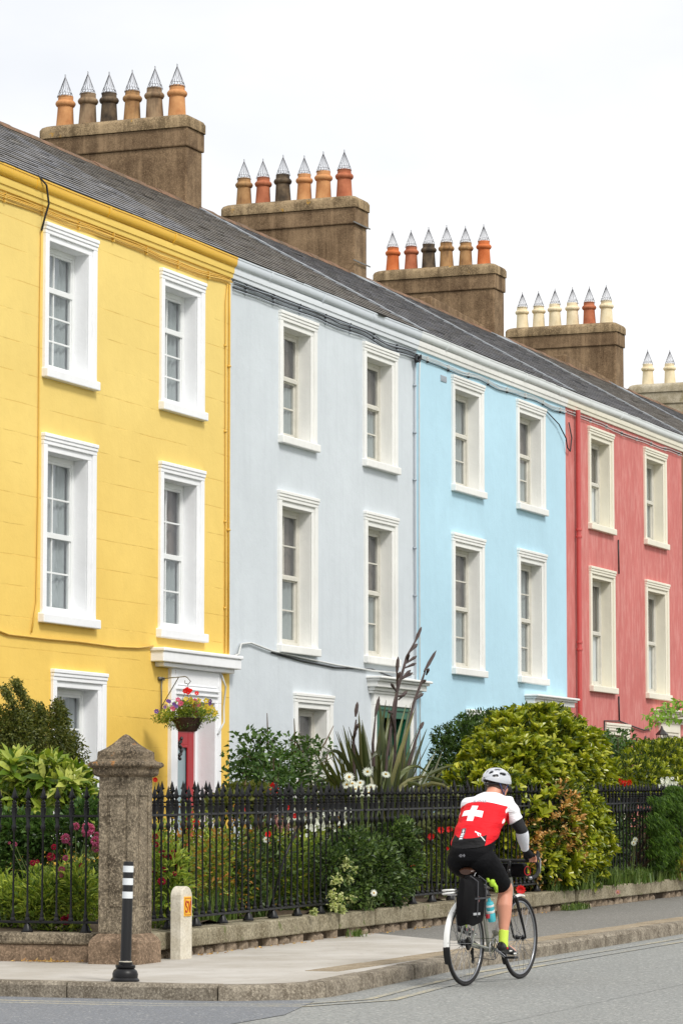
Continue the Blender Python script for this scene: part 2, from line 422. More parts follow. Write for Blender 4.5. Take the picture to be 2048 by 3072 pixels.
def window(house, x0, x1, z0, z1, trim, frame_m, spec):
    """outer edges of the surround; spec = rows top, rows bottom, split height, cols, kind"""
    rt, rb, split, cols, kind = spec
    ox0, ox1, oz0, oz1 = x0 + .125, x1 - .18, z0 + .12, z1 - .2
    Y = YF
    s = MB(); jit = lambda: random.uniform(-.004, .004)
    # stepped surround: proud outer band, flush inner band
    s.box(x0, x0 + .095, Y - .035, Y + .01, z0 + .10, z1 - .13); s.box(x1 - .095, x1, Y - .035, Y + .01, z0 + .10, z1 - .13)
    s.box(x0 + .095, ox0, Y - .012, Y + .008, z0 + .10, z1 - .2); s.box(ox1, x1 - .095, Y - .012, Y + .008, z0 + .10, z1 - .2)
    s.box(x0 + .095, x1 - .095, Y - .0125, Y + .0085, oz1, z1 - .13)
    # reveals
    s.box(ox0 - .02, ox0, Y + .008, Y + .2, oz0 - .02, oz1 + .02); s.box(ox1, ox1 + .02, Y + .008, Y + .2, oz0 - .02, oz1 + .02)
    s.box(ox0, ox1, Y + .0085, Y + .2, oz1, oz1 + .02)
    w = s.build('window', trim, house, bevel=.006)
    h = MB()                                             # moulded head
    h.box(x0 - .004, x1 + .004, Y - .037, Y + .012, z1 - .13, z1 - .085); h.box(x0 - .007, x1 + .007, Y - .048, Y + .012, z1 - .085, z1 - .045)
    h.box(x0 - .012, x1 + .012, Y - .058, Y + .012, z1 - .045, z1)
    h.build('window_head', trim, w, bevel=.008)
    sl = MB(); e = .05 if kind[-1] == 'w' else .012
    sl.hexa([(x0 - e, Y - .08, z0), (x1 + e, Y - .08, z0), (x1 + e, Y + .2, z0), (x0 - e, Y + .2, z0)],
            [(x0 - e, Y - .08, z0 + .105), (x1 + e, Y - .08, z0 + .105), (x1 + e, Y + .2, z0 + .125), (x0 - e, Y + .2, z0 + .125)])
    sl.build('sill', trim, w, bevel=.012)
    # sashes
    fr = MB(); pa = MB(); yb = Y + .17; old = kind[0] == 's'
    zs = oz0 + (oz1 - oz0) * split
    t0 = .05 if old else .062; xa, xb = ox0 + .001, ox1 - .001
    fr.box(xa, xa + t0, yb, yb + .07, oz0, oz1); fr.box(xb - t0, xb, yb, yb + .07, oz0, oz1)
    fr.box(xa + t0, xb - t0, yb, yb + .07, oz1 - t0, oz1); fr.box(xa + t0, xb - t0, yb, yb + .07, oz0, oz0 + t0 * 1.1)
    for (za, zb, rows, y) in ((oz0 + t0 * 1.1, zs, rb, yb + .035 if old else yb + .012), (zs, oz1 - t0, rt, yb + .008)):
        b = .042 if old else .03
        X0, X1 = xa + t0, xb - t0
        fr.box(X0, X1, y + .001, y + .035, za, za + b); fr.box(X0, X1, y + .001, y + .035, zb - b, zb)
        fr.box(X0, X0 + b, y, y + .034, za + b, zb - b); fr.box(X1 - b, X1, y, y + .034, za + b, zb - b)
        gb = .011
        for c in range(1, cols):
            xx = X0 + b + (X1 - X0 - 2 * b) * c / cols; fr.box(xx - gb, xx + gb, y + .004, y + .03, za + b, zb - b)
        for r in range(1, rows):
            zz = za + b + (zb - za - 2 * b) * r / rows; fr.box(X0 + b, X1 - b, y + .006, y + .028, zz - gb, zz + gb)
        pa.poly([(X0 + b, y + .018, za + b), (X1 - b, y + .018, za + b), (X1 - b, y + .018, zb - b), (X0 + b, y + .018, zb - b)])
    if not old: fr.box(xa + t0, xb - t0, yb - .004, yb + .06, zs - .032, zs + .032)
    else: fr.box(xa + t0, xb - t0, yb - .002, yb + .05, zs - .025, zs + .025)
    fr.build('sash_frame', frame_m, w, bevel=.004)
    pa.build('pane', M['glass'], w)
    ck = kind[1]
    if ck == 'n': curtain(w, ox0 - .05, ox1 + .05, oz0 - .05, oz1 + .05, yb + .085, M['curtain'], 8)
    if ck == 'h': curtain(w, ox0 - .05, ox1 + .05, oz0 - .05, oz0 + (oz1 - oz0) * .97, yb + .085, M['curtain'], 8)
    if ck == 'd':
        curtain(w, ox0 - .05, ox1 + .05, oz0 + (oz1 - oz0) * .5, oz1 + .05, yb + .10, M['curtaind'], 6)
        curtain(w, ox0 - .05, ox1 + .05, oz0 - .05, oz0 + (oz1 - oz0) * .5, yb + .085, M['curtain'], 8)
    if ck == 'b':
        q = MB(); q.box(ox0, ox1, yb + .08, yb + .09, oz0, oz0 + (oz1 - oz0) * .48); q.build('blind', M['blind'], w)
        q = MB(); q.box(ox0, ox1, yb + .10, yb + .11, oz0 + (oz1 - oz0) * .48, oz1 + .03); q.build('blind', M['curtaind'], w)
    r = MB(); r.box(ox0 - .3, ox1 + .3, yb + .5, yb + .52, oz0 - .3, oz1 + .3); r.build('room_back', M['room'], w)
    return (ox0 - .02, ox1 + .02, oz0 - .02, oz1 + .02)

M['slatedge'] = plain('dark_slate_edge', (52, 50, 48), .8, .3, 3)  # darker strip along the lower edge of every slate, draws the course lines
def roof(house, x0, x1, smat, ridge_m):
    sl = (ZR - ZE) / (YR - YE); L = sqrt((YR - YE) ** 2 + (ZR - ZE) ** 2); n = Vector((0, -(ZR - ZE), YR - YE)).normalized()
    ux = Vector((1, 0, 0)); uy = Vector((0, YR - YE, ZR - ZE)).normalized(); O = Vector((0, YE, ZE))
    base = MB(); base.poly([(x0, YE + .02, ZE), (x1, YE + .02, ZE), (x1, YR, ZR - .01), (x0, YR, ZR - .01)])
    base.poly([(x0, YR, ZR - .01), (x1, YR, ZR - .01), (x1, 24.6, 8.7), (x0, 24.6, 8.7)])
    rf = base.build('roof', M['slate3'], house)
    m = MB(); g = .205; rows = int(L / g)
    for r in range(rows + 1):
        x = x0 - (.14 if r % 2 else 0)
        a0 = r * g - .02; a1 = min(a0 + g * 1.9, L)
        while x < x1:
            w = .272 + random.uniform(-.006, .006); xa, xb = max(x + .003, x0 + .002), min(x + w - .003, x1 - .002); x += w
            if xb - xa < .03: continue
            j = random.uniform(-.002, .002); t1 = .026 + random.uniform(-.001, .003); dd = random.uniform(-.003, .003)
            if random.random() < .02: dd -= .03; t1 += .006
            def P(xx, a, h): return O + ux * xx + uy * a + n * h
            b = [P(xa, a0 + dd, t1), P(xb, a0 + dd, t1 + j), P(xb, a1, .004), P(xa, a1, .004)]
            t_ = [p + n * .008 for p in b]; m.hexa(b, t_)
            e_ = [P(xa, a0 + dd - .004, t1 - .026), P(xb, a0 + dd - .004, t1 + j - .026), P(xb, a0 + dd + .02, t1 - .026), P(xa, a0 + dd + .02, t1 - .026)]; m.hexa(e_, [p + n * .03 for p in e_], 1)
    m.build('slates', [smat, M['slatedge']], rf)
    m = MB(); x = x0
    while x < x1 - .05:
        w = min(.42, x1 - x); dz = random.uniform(-.012, .012); pr = [(-.17, -.075), (-.12, -.02), (-.04, .035), (.04, .035), (.12, -.02), (.17, -.075)]
        m.loft([[(xx, YR + a, ZR + b + dz + e) for a, b in pr] for xx, e in ((x + .004, 0), (x + w - .004, .004))]); x += w
    m.build('ridge_tiles', ridge_m, rf, auto=True)
    return rf

def chimney(house, xc, pots, cm=None, capm=None, y0=20.15, L=2.44, ztop=12.34, halfw=.29, base=10.2, wiresm=True):
    cm = cm or M['chim']; capm = capm or M['chimcap']
    st = MB(); a, b = xc - halfw, xc + halfw; y1 = y0 + L
    st.box(a, b, y0, y1, base, ztop - .48)
    st.box(a - .028, b + .028, y0 - .028, y1 + .028, ztop - .48, ztop - .19)
    o = st.build('chimney', cm, house, bevel=.02)
    def rr(x0, x1, y0, y1, r, z, n=5):
        P = []
        for (px, py, s0) in ((x1 - r, y1 - r, 0), (x0 + r, y1 - r, pi / 2), (x0 + r, y0 + r, pi), (x1 - r, y0 + r, 1.5 * pi)):
            for i in range(n + 1): P.append((px + r * cos(s0 + pi / 2 * i / n), py + r * sin(s0 + pi / 2 * i / n), z))
        return P
    cp = MB(); e = .055; rings = []
    for dz, ins in ((-.19, 0), (-.19, -e), (-.06, -e), (-.015, -e + .025), (.012, -e + .07), (.03, -e + .13)):
        rings.append(rr(a + ins, b - ins, y0 + ins, y1 - ins, .07, ztop + dz))
    cp.loft(rings); cp.build('chimney_cap', capm, o, auto=True)
    n = len(pots); first = None
    for i, c in enumerate(pots):
        py = y1 - .24 - (L - .48 - .06) * i / max(1, n - 1) * 1. if n > 2 else y1 - .35 - .55 * i
        py += random.uniform(-.015, .015); big = random.random() < .3; s = random.uniform(.97, 1.05)
        pm = MB(); R = .138 * s
        prof = [(R, 0), (R * .97, .06), (R * .86, .30 * s), (R * .85, .335 * s), (R * 1.0, .345 * s), (R * 1.1, .372 * s), (R * 1.1, .395 * s), (R * .98, .42 * s), (R * .84, .43 * s), (R * .82, .50 * s), (R * .72, .50 * s), (R * .70, .40 * s)]
        p = pm.build if False else None
        pm.lathe(prof, (0, 0, 0), 20)
        q = pm.build('chimney_pot', POT[c], o, auto=True)
        q.location = (xc, py, ztop + .015); q.rotation_euler = (radians(random.uniform(-1.5, 1.5)), radians(random.uniform(-1.5, 1.5)), random.uniform(0, 6)); q.matrix_parent_inverse = Matrix()
        q.scale = (1, 1, 1)
        # wire bird guard: cone of wires with a crimped skirt
        wm = MB(); H0 = .485 * s; HT = .80 * s; nW = 14; r0 = R * .86
        for j in range(nW):
            th = 2 * pi * j / nW; pts = []
            for u in range(9):
                f = u / 8; rr_ = r0 * (1 - f) + .004; wob = .16 * (1 - f) ** 2 * (1 if u % 2 else -1) * (1 if f < .45 else 0)
                pts.append((rr_ * cos(th + wob), rr_ * sin(th + wob), H0 + (HT - H0) * f))
            wm.tube(pts, .0034, 3)
        for f, rad in ((0.0, 1), (.2, .8)):
            wm.ring((0, 0, H0 + (HT - H0) * f), r0 * rad, .0035, (0, 0, 1), 16, 3)
        wm.ring((0, 0, HT + .018), .02, .0035, (0, 1, 0), 8, 3)
        w = wm.build('bird_guard', M['wire'], o); w.location = q.location; w.matrix_parent_inverse = Matrix()
    return o

def cornice(house, x0, x1, gut, fas):
    def extr(prof, name, mt, jag=0):
        m = MB(); n = 14; rings = []
        for i in range(n + 1):
            x = x0 + .001 + (x1 - x0 - .002) * i / n; s_ = .006 * sin(x * 1.3) * jag
            rings.append([(x, YF - y, z + s_) for y, z in prof])
        m.loft(rings); return m.build(name, mt, house, auto=True)
    extr([(-.02, 8.60), (.028, 8.60), (.034, 8.62), (.034, 8.655), (.05, 8.66), (.055, 8.70), (.055, 8.735), (-.02, 8.735)], 'cornice', fas)
    extr([(-.02, 8.737), (.045, 8.737), (.075, 8.75), (.094, 8.78), (.098, 8.82), (.098, 8.85), (.106, 8.85), (.106, 8.868), (.09, 8.868), (.09, 8.85), (.08, 8.79), (.05, 8.76), (-.02, 8.76)], 'gutter', gut, 1)
    x = x0 + 1.1
    while x < x1 - .2:
        g = MB(); g.loft([[(xx, YF - y, z) for y, z in ((-.01, 8.732), (.047, 8.732), (.079, 8.746), (.099, 8.777), (.104, 8.82), (.104, 8.85), (-.01, 8.85))] for xx in (x, x + .06)]); x += 1.83
        g.build('gutter_joint', gut, house, auto=True)

def cables(house, x0, x1, spec, seed, sag=.05):
    rnd = random.Random(seed); n = int((x1 - x0) / .1); zk = [rnd.uniform(-1, 1) * sag for _ in range(n // 9 + 3)]
    for j, (mt, z0) in enumerate(spec):
        m = MB(); pts = []; own = [rnd.uniform(-1, 1) * .007 for _ in range(n // 4 + 3)]
        for i in range(n + 1):
            x = x0 + .01 + (x1 - x0 - .02) * i / n; q = i / 9; a = int(q); f = q - a; f = f * f * (3 - 2 * f); q2 = i / 4; a2 = int(q2); f2 = q2 - a2
            pts.append((x, YF - .014 - .010 * (j % 3), z0 + zk[a] * (1 - f) + zk[a + 1] * f + own[a2] * (1 - f2) + own[a2 + 1] * f2))
        m.tube(pts, rnd.uniform(.006, .0085), 5)
        for i in range(4, n, 9): m.box(pts[i][0] - .009, pts[i][0] + .009, YF - .036, YF - .002, pts[i][2] - .013, pts[i][2] + .013)
        m.build('cable', mt, house, smooth=False)

def doorcase(house, kind, xa, xb, trim, door_m, cxa, cxb, lvl):
    """xa..xb clear opening; entablature and canopy above"""
    Y = YF; zt = 3.13 if kind == 'slab' else 3.30; s = MB(); pw = .19 if kind == 'slab' else .10
    s.box(xa - pw, xa, Y - .05, Y + .22, lvl, zt); s.box(xb, xb + pw, Y - .05, Y + .22, lvl, zt)
    s.box(xa - pw, xb + pw, Y - .0505, Y + .2205, zt, 3.52)
    o = s.build('door_surround', trim, house, bevel=.008)
    mo = MB()
    if kind == 'slab':
        mo.box(xa - .06, xb + .06, Y - .075, Y - .045, zt + .075, zt + .105); mo.box(xa - .07, xb + .07, Y - .085, Y - .045, zt + .135, zt + .155)
        mo.box(xa - .02, xb + .02, Y - .062, Y - .045, zt + .19, zt + .2); mo.box(xa - .09, xa - .08, Y - .062, Y - .045, zt + .2, 3.5); mo.box(xb + .08, xb + .09, Y - .062, Y - .045, zt + .2, 3.5)
    mo.box(xa - .06, xa - .045, Y - .062, Y - .045, lvl, zt + .03); mo.box(xb + .045, xb + .06, Y - .062, Y - .045, lvl, zt + .03)
    mo.build('moulding', trim, o, bevel=.004)
    cn = MB()
    if kind == 'slab':
        cn.box(cxa, cxb, Y - .17, Y + .012, 3.575, 3.70); cn.box(cxa - .02, cxb + .02, Y - .19, Y + .012, 3.70, 3.745)
        cn.box(cxa + .12, cxb - .1, Y - .12, Y + .012, 3.52, 3.575)
    else:
        for i, (z0, z1, d) in enumerate(((3.46, 3.50, .07), (3.50, 3.55, .10), (3.55, 3.63, .16), (3.63, 3.665, .2), (3.665, 3.70, .24))):
            e = d * .55; cn.box(cxa + .12 - e, cxb - .12 + e, Y - d, Y + .012, z0, z1)
    cn.build('canopy', trim, o, bevel=.012)
    # recess and door
    y = Y + .2; d = MB()
    if kind != 'slab':
        ff = MB(); ff.box(xa + .001, xa + .15, Y - .03, Y + .19, lvl, zt - .001); ff.box(xb - .15, xb - .001, Y - .03, Y + .19, lvl, zt - .001); ff.box(xa + .15, xb - .15, Y - .03, Y + .19, zt - .17, zt - .001); ff.box(xa + .03, xb - .03, Y - .05, Y - .028, zt - .06, zt - .03)
        ff.build('door_lining', door_m, o, bevel=.006)
    top = 2.78 if kind == 'slab' else 2.55
    jb = MB(); jb.box(xa + .001, xa + .05, y, y + .08, lvl, zt); jb.box(xb - .05, xb - .001, y, y + .08, lvl, zt); jb.box(xa + .05, xb - .05, y, y + .08, top, top + .06); jb.box(xa + .05, xb - .05, y, y + .08, zt - .05, zt)
    jb.build('door_frame', trim if kind == 'slab' else door_m, o, bevel=.004)
    fl = MB(); fl.box(xa + .05, xb - .05, y + .04, y + .05, top + .06, zt - .05); fl.build('fanlight', M['darkglass'], o)
    X0, X1 = xa + .05, xb - .05; z0 = lvl + .02
    if kind == 'slab':
        for (a, b, c, e) in ((X0, X0 + .17, z0, top), (X1 - .17, X1, z0, top), (X0 + .17, X1 - .17, top - .17, top), (X0 + .17, X1 - .17, z0, z0 + .45)): d.box(a, b, y + .02, y + .07, c, e)
        for e_ in (.035,): d.box(X0 + .17, X0 + .205, y + .012, y + .03, z0 + .45, top - .17); d.box(X1 - .205, X1 - .17, y + .012, y + .03, z0 + .45, top - .17); d.box(X0 + .205, X1 - .205, y + .012, y + .03, top - .205, top - .17)
        dd = d.build('door', door_m, o, bevel=.006)
        q = MB(); q.box(X0 + .17, X1 - .17, y + .045, y + .055, z0 + .45, top - .17); q.build('glass_panel', M['frost'], dd)
    else:
        d.box(X0, X1, y + .05, y + .08, z0, top)
        for (a, b) in ((X0, X0 + .13), (X1 - .13, X1), ((X0 + X1) / 2 - .05, (X0 + X1) / 2 + .05)): d.box(a, b, y + .02, y + .05, z0, top)
        for (a, b) in ((z0, z0 + .22), (z0 + .85, z0 + 1.02), (top - .13, top)): d.box(X0 + .13, X1 - .13, y + .022, y + .0505, a, b)
        dd = d.build('door', door_m, o, bevel=.006)
    q = MB(); q.sphere((X1 - .08, y - .01, lvl + 1.05), .025); q.build('door_handle', M['castmetal'], dd, smooth=True)
    st = MB(); st.box(xa - .25, xb + .25, Y - .45, Y + .3, lvl - .6, lvl); st.build('doorstep', M['coping'], house, bevel=.015)
    return (xa - .01, xb + .01, lvl - .02, zt + .01)

def house(name, label, x0, x1, wallm, trim, frame_m, gut, fas, wins, door, slat, ridge_m, back=True):
    lvl = gz((x0 + x1) / 2) + .2
    h = empty(name, (x0, YF, gz(x0)), label, 'house', 'terraced houses along the street')
    holes = []
    for (a, b, c, d, spec) in wins:
        holes.append(window(h, cx(a), cx(b), cz(c), cz(d), trim, frame_m, spec))
    if door:
        kd, a, b, ca, cb, dm = door
        holes.append(doorcase(h, kd, a, b, trim, dm, ca, cb, lvl))
    w = MB(); wall_holes(x0, x1, gz(x0) - .4, 8.7, holes, YF, w)
    w.poly([(x0, YF, -.2), (x0, YF, 8.7), (x0, YR, ZR - .1), (x0, 24.6, 8.6), (x0, 24.6, -.2)]); w.poly([(x1, YF, -.2), (x1, 24.6, -.2), (x1, 24.6, 8.6), (x1, YR, ZR - .1), (x1, YF, 8.7)])
    w.poly([(x0, 24.6, -.2), (x0, 24.6, 8.6), (x1, 24.6, 8.6), (x1, 24.6, -.2)]); w.poly([(x0, YF, 8.7), (x1, YF, 8.7), (x1, YF, 8.9), (x0, YF, 8.9)])
    w.build('wall', wallm, h)
    rf = roof(h, x0, x1, slat, ridge_m)
    cornice(h, x0, x1, gut, fas)
    return h, rf
def flash(rf, x, w=.11):
    n = Vector((0, -(ZR - ZE), YR - YE)).normalized(); m = MB(); N = 16
    for i in range(N):
        a = Vector((x - w, YE, ZE)).lerp(Vector((x - w, YR, ZR)), i / N); b = Vector((x - w, YE, ZE)).lerp(Vector((x - w, YR, ZR)), (i + .98) / N)
        e = Vector((w * 1.5 + random.uniform(-.02, .02), 0, 0)); h = n * (.045 + .004 * (i % 2)); m.hexa([a + n * .01, a + e + n * .01, b + e + n * .01, b + n * .01], [a + h, a + e + h, b + e + h, b + h])
    m.build('lead_flashing', M['lead'], rf)

U = (6.66, 8.44); F1 = (3.88, 6.03); GF = (1.35, 3.375)
yel = [(32.15, 33.47, *U, (1, 3, .66, 2, 'uh')), (35.24, 36.52, 6.66, 8.41, (1, 3, .66, 2, 'uh')),
       (32.15, 33.49, *F1, (2, 2, .5, 2, 'unw')), (35.24, 36.52, *F1, (2, 2, .5, 2, 'udw')), (32.43, 33.79, *GF, (2, 2, .5, 2, 'un'))]
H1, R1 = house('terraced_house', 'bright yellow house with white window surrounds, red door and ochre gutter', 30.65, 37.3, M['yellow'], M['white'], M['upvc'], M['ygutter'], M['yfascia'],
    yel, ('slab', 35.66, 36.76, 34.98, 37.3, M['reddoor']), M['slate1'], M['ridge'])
gry = [(38.94, 40.22, *U, (1, 2, .56, 2, 'sd')), (41.96, 43.28, *U, (1, 2, .56, 2, 'sd')),
       (38.91, 40.25, *F1, (2, 2, .5, 2, 'sd')), (42.0, 43.27, *F1, (2, 2, .5, 2, 'sd')), (39.465, 40.8, *GF, (2, 2, .5, 2, 'sd'))]
H2, R2 = house('terraced_house', 'pale grey house with old white sash windows and green door', 37.3, 44.02, M['grey'], M['oldwhite'], M['sashp'], M['ggutter'], M['gfascia'],
    gry, ('step', 42.30, 43.66, 42.02, 44.05, M['greendoor']), M['slate2'], M['ridge'])
blu = [(45.61, 47.03, *U, (1, 2, .56, 1, 'sn')), (48.64, 50.06, *U, (1, 2, .56, 1, 'sd')),
       (45.6, 47.03, *F1, (2, 2, .5, 1, 'sd')), (48.66, 50.06, *F1, (2, 2, .5, 1, 'sn')), (46.24, 47.67, *GF, (2, 2, .5, 1, 'sn'))]
H3, R3 = house('terraced_house', 'sky blue house with white window surrounds between the grey and the red house', 44.02, 51.1, M['blue'], M['oldwhite'], M['sashp'], M['wgutter'], M['oldwhite'],
    blu, ('step', 49.4, 50.6, 48.9, 51.05, M['greendoor']), M['slate3'], M['ridge'])
red = [(52.43, 53.84, *U, (1, 1, .5, 1, 'sb')), (55.74, 57.15, *U, (1, 1, .5, 1, 'sn')),
       (52.44, 53.87, *F1, (1, 1, .5, 1, 'sb')), (55.76, 57.22, *F1, (1, 1, .5, 1, 'sb')), (53.26, 54.67, *GF, (1, 1, .5, 1, 'sb'))]
H4, R4 = house('terraced_house', 'weathered coral red house with cream window surrounds and a red downpipe', 51.1, 58.12, M['red'], M['cream'], M['sashp'], M['wgutter'], M['cream'],
    red, ('step', 56.55, 57.6, 56.1, 58.0, M['cream_door']), M['slate3'], M['ridge'])
def far(x0, wl, tr, lab, sl):
    ws = [(x0 + 1.4, x0 + 2.8, *U, (1, 1, .5, 1, 'sn')), (x0 + 4.6, x0 + 6., *U, (1, 1, .5, 1, 'sn')), (x0 + 1.4, x0 + 2.8, *F1, (1, 1, .5, 1, 'sn')), (x0 + 4.6, x0 + 6., *F1, (1, 1, .5, 1, 'sn')), (x0 + 2.2, x0 + 3.6, *GF, (1, 1, .5, 1, 'sn'))]
    return house('terraced_house', lab, x0, x0 + 7.0, wl, tr, M['sashp'], M['wgutter'], tr, ws, ('step', x0 + 5.4, x0 + 6.4, x0 + 4.95, x0 + 6.8, M['greendoor']), sl, M['ridge'])
H5, R5 = far(58.12, M['brickw'], M['cream'], 'brown house cut off by the right edge, just past the red house', M['slate2'])
H6, R6 = far(65.12, M['grey'], M['oldwhite'], 'second house past the red one, only its slate roof showing', M['slate3'])
H7, R7 = far(72.12, M['blue'], M['oldwhite'], 'farthest house, its slate roof beside the pale chimney at the right edge', M['slate1'])
chimney(H2, 43.9, 'obstbo')
chimney(H3, 50.75, 'trsoor')
chimney(H4, 57.97, 'lrsttl')
chimney(H5, 65.84, 'ccccrc')
chimney(H6, 73.5, 'cc', M['chimpale'], M['chimpale'], y0=20.4, L=1.75, ztop=12.05, base=10.4)
for rf, x in ((R3, 44.25), (R4, 51.35), (R5, 58.4), (R6, 65.4)): flash(rf, x, .15)
# raised copings beside the two far stacks, plus lead apron under each stack
for h, rf, xc in ((H4, R4, 57.5), (H5, R5, 65.4)):
    m = MB(); m.hexa([(xc - 3.0, YR - .05, ZR - .1), (xc, YR - .05, ZR - .1), (xc, YR + .2, ZR - .1), (xc - 3.0, YR + .2, ZR - .1)],
                     [(xc - 3.0, YR - .05, ZR + .20), (xc, YR - .05, ZR + .07), (xc, YR + .2, ZR + .07), (xc - 3.0, YR + .2, ZR + .20)])
    m.build('parapet', M['chim'], rf, bevel=.02)
for rf, xc in ((R3, 50.63), (R4, 57.85), (R5, 65.72)):
    m = MB(); A_ = [(xc - .33, YR - .42, ZR - .215), (xc + .36, YR - .42, ZR - .215), (xc + .36, YR - .14, ZR - .05), (xc - .33, YR - .14, ZR - .05)]; m.hexa(A_, [(x, y, z + .02) for x, y, z in A_]); m.build('lead_apron', M['lead'], rf)
# pipes and cables
cables(H1, 30.7, 37.28, [(M['cabley'], z) for z in (8.57, 8.545, 8.52, 8.495)], 3, .025)
cables(H2, 37.32, 44.0, [(M['cableb'], 8.57), (M['cableg'], 8.55), (M['cableb'], 8.525), (M['cableg'], 8.50), (M['cableb'], 8.475), (M['cableg'], 8.45)], 5, .035)
cables(H3, 44.04, 51.08, [(M['cablew'], 8.55), (M['cablew'], 8.525), (M['cablew'], 8.50), (M['cableb'], 8.48)], 9, .025)
cables(H4, 51.12, 58.1, [(M['cablew'], 8.55), (M['cableb'], 8.525), (M['cablew'], 8.50)], 12, .02)
def run(h, pts, r, mt, nm='cable', n=6, clips=0):
    m = MB(); m.tube(pts, r, n)
    if clips:
        for a, b in zip(pts, pts[1:]):
            L_ = (Vector(b) - Vector(a)).length
            for i in range(int(L_ / clips)):
                p = Vector(a).lerp(Vector(b), (i + .5) / (L_ / clips)); m.box(p.x - r * 1.8, p.x + r * 1.8, p.y - r * 1.3, YF - .001, p.z - .012, p.z + .012)
    return m.build(nm, mt, h, smooth=True)
run(H1, [(32.0, YF - .02, 8.3), (31.98, YF - .018, 7), (31.98, YF - .02, 5.2), (31.96, YF - .02, 4.1), (31.9, YF - .03, 3.95), (31.85, YF - .02, 3.75)], .009, M['cabley'])
run(H1, [(31.75, YF - .10, 8.885), (31.9, YF - .13, 8.8), (31.98, YF - .12, 8.6), (32.0, YF - .06, 8.45), (31.98, YF - .03, 8.3)], .012, M['cableb'])
run(H1, [(30.7, YF - .02, 3.78), (31.3, YF - .02, 3.70), (32.2, YF - .02, 3.70), (33., YF - .02, 3.71), (34., YF - .02, 3.70), (34.6, YF - .02, 3.72), (34.98, YF - .03, 3.76)], .013, M['cabley'])
run(H1, [(37.16, YF - .02, 8.5), (37.10, YF - .02, 8.25), (37.12, YF - .018, 6), (37.12, YF - .018, 3.78)], .009, M['cabley'], clips=1.1)
run(H1, [(37.22, YF - .02, 8.5), (37.22, YF - .02, 8.1), (37.22, YF - .02, 6), (37.22, YF - .02, 3.78)], .012, M['cabley'], clips=1.3)
run(H1, [(36.9, YF - .07, 3.5), (37.03, YF - .07, 3.35), (37.06, YF - .03, 3.1), (36.98, YF - .07, 2.9), (36.8, YF - .07, 2.75)], .012, M['cablew'])
run(H2, [(37.3, YF - .08, 3.755), (37.45, YF - .06, 3.78), (37.6, YF - .03, 3.92), (37.9, YF - .03, 3.95), (38.6, YF - .03, 3.88), (39.6, YF - .03, 3.84), (40.8, YF - .03, 3.8), (42.2, YF - .03, 3.78), (43.8, YF - .03, 3.8)], .013, M['cablew'])
run(H2, [(38.6, YF - .02, 3.86), (39.6, YF - .02, 3.8), (40.8, YF - .02, 3.76), (42.2, YF - .02, 3.80), (43.2, YF - .02, 3.7)], .010, M['cableb'])
run(H2, [(43.9, YF - .03, 8.4), (43.88, YF - .03, 6), (43.9, YF - .03, 3.8), (43.9, YF - .03, 1.0)], .013, M['cableg'], clips=.7)
run(H3, [(44.1, YF - .03, 8.45), (44.07, YF - .03, 8.1), (44.06, YF - .03, 6), (44.07, YF - .03, 1.)], .010, M['cablew'])
run(H3, [(50.0, YF - .03, 8.4), (50.6, YF - .05, 8.25), (50.95, YF - .06, 8.05), (51.02, YF - .06, 7.9), (51.2, YF - .05, 7.86), (51.32, YF - .04, 8.1), (51.2, YF - .03, 8.35)], .011, M['cableb'])
for i in range(5):
    a = random.uniform(0, 6); run(H2, [(43.9 + .1 * cos(a + j), YF - .05 - .01 * i, 8.45 + .06 * sin(a + j * 1.3)) for j in range(5)], .012, M['cableb'])
m = MB(); m.tube([(51.58, YF - .07, 8.6), (51.58, YF - .07, 1.0)], .042, 10)
for z_ in (6.55, 4.65, 2.6): m.lathe([(.052, 0), (.056, .02), (.052, .04)], (51.58, YF - .07, z_), 12); m.lathe([(.052, 0), (.056, .02), (.052, .04)], (51.58, YF - .07, z_ - .12), 12)
m.build('downpipe', M['redpipe'], H4, auto=True)
run(H4, [(54.0, YF - .02, 6.6), (54.02, YF - .02, 6.0)], .012, M['castmetal']); run(H4, [(53.95, YF - .02, 3.85), (53.97, YF - .02, 3.42), (54.6, YF - .03, 3.36), (55.4, YF - .03, 3.3), (55.9, YF - .03, 3.34)], .014, M['castmetal'])
run(H4, [(53.1, YF - .02, 2.4), (53.1, YF - .02, 3.40), (54.0, YF - .02, 3.42)], .012, M['castmetal'])
m = MB(); m.box(45.05, 45.3, YF - .012, YF + .002, 8.27, 8.36)
for i in range(5): m.box(45.07 + i * .048, 45.09 + i * .048, YF - .02, YF - .011, 8.285, 8.345)
m.build('air_vent', M['cableg'], H3)
for z_ in (11.86, 11.2):
    m = MB(); m.box(50.33, 51.1, 20.105, 20.12, z_, z_ + .022); m.build('stay_bracket', M['galv'], H3)
# ground floor detail: lantern on the red house
l = empty('wall_lantern', (55.55, YF, 2.75), 'small black wall lantern on the red house beside its cream doorway', 'lantern')
lp_ = at(1985, 2222, Y=YF - .2)
m = MB(); m.sphere((lp_.x - .42, YF - .02, lp_.z - .02), .05, .02, .1); m.tube([(lp_.x - .4, YF - .03, lp_.z - .05), (lp_.x - .2, YF - .15, lp_.z - .14), (lp_.x, YF - .2, lp_.z - .13)], .012, 6); m.build('bracket', M['castmetal'], l, smooth=True)
m = MB(); c_ = (lp_.x, YF - .2, lp_.z)
m.lathe([(.02, -.14), (.06, -.12), (.065, -.115)], c_, 6); m.lathe([(.115, .1), (.12, .11), (.03, .2), (.012, .26)], c_, 6)
for j in range(6): a = 2 * pi * j / 6; m.tube([(c_[0] + .06 * cos(a), c_[1] + .06 * sin(a), c_[2] - .115), (c_[0] + .105 * cos(a), c_[1] + .105 * sin(a), c_[2] + .1)], .006, 4)
m.build('lantern_frame', M['castmetal'], l)
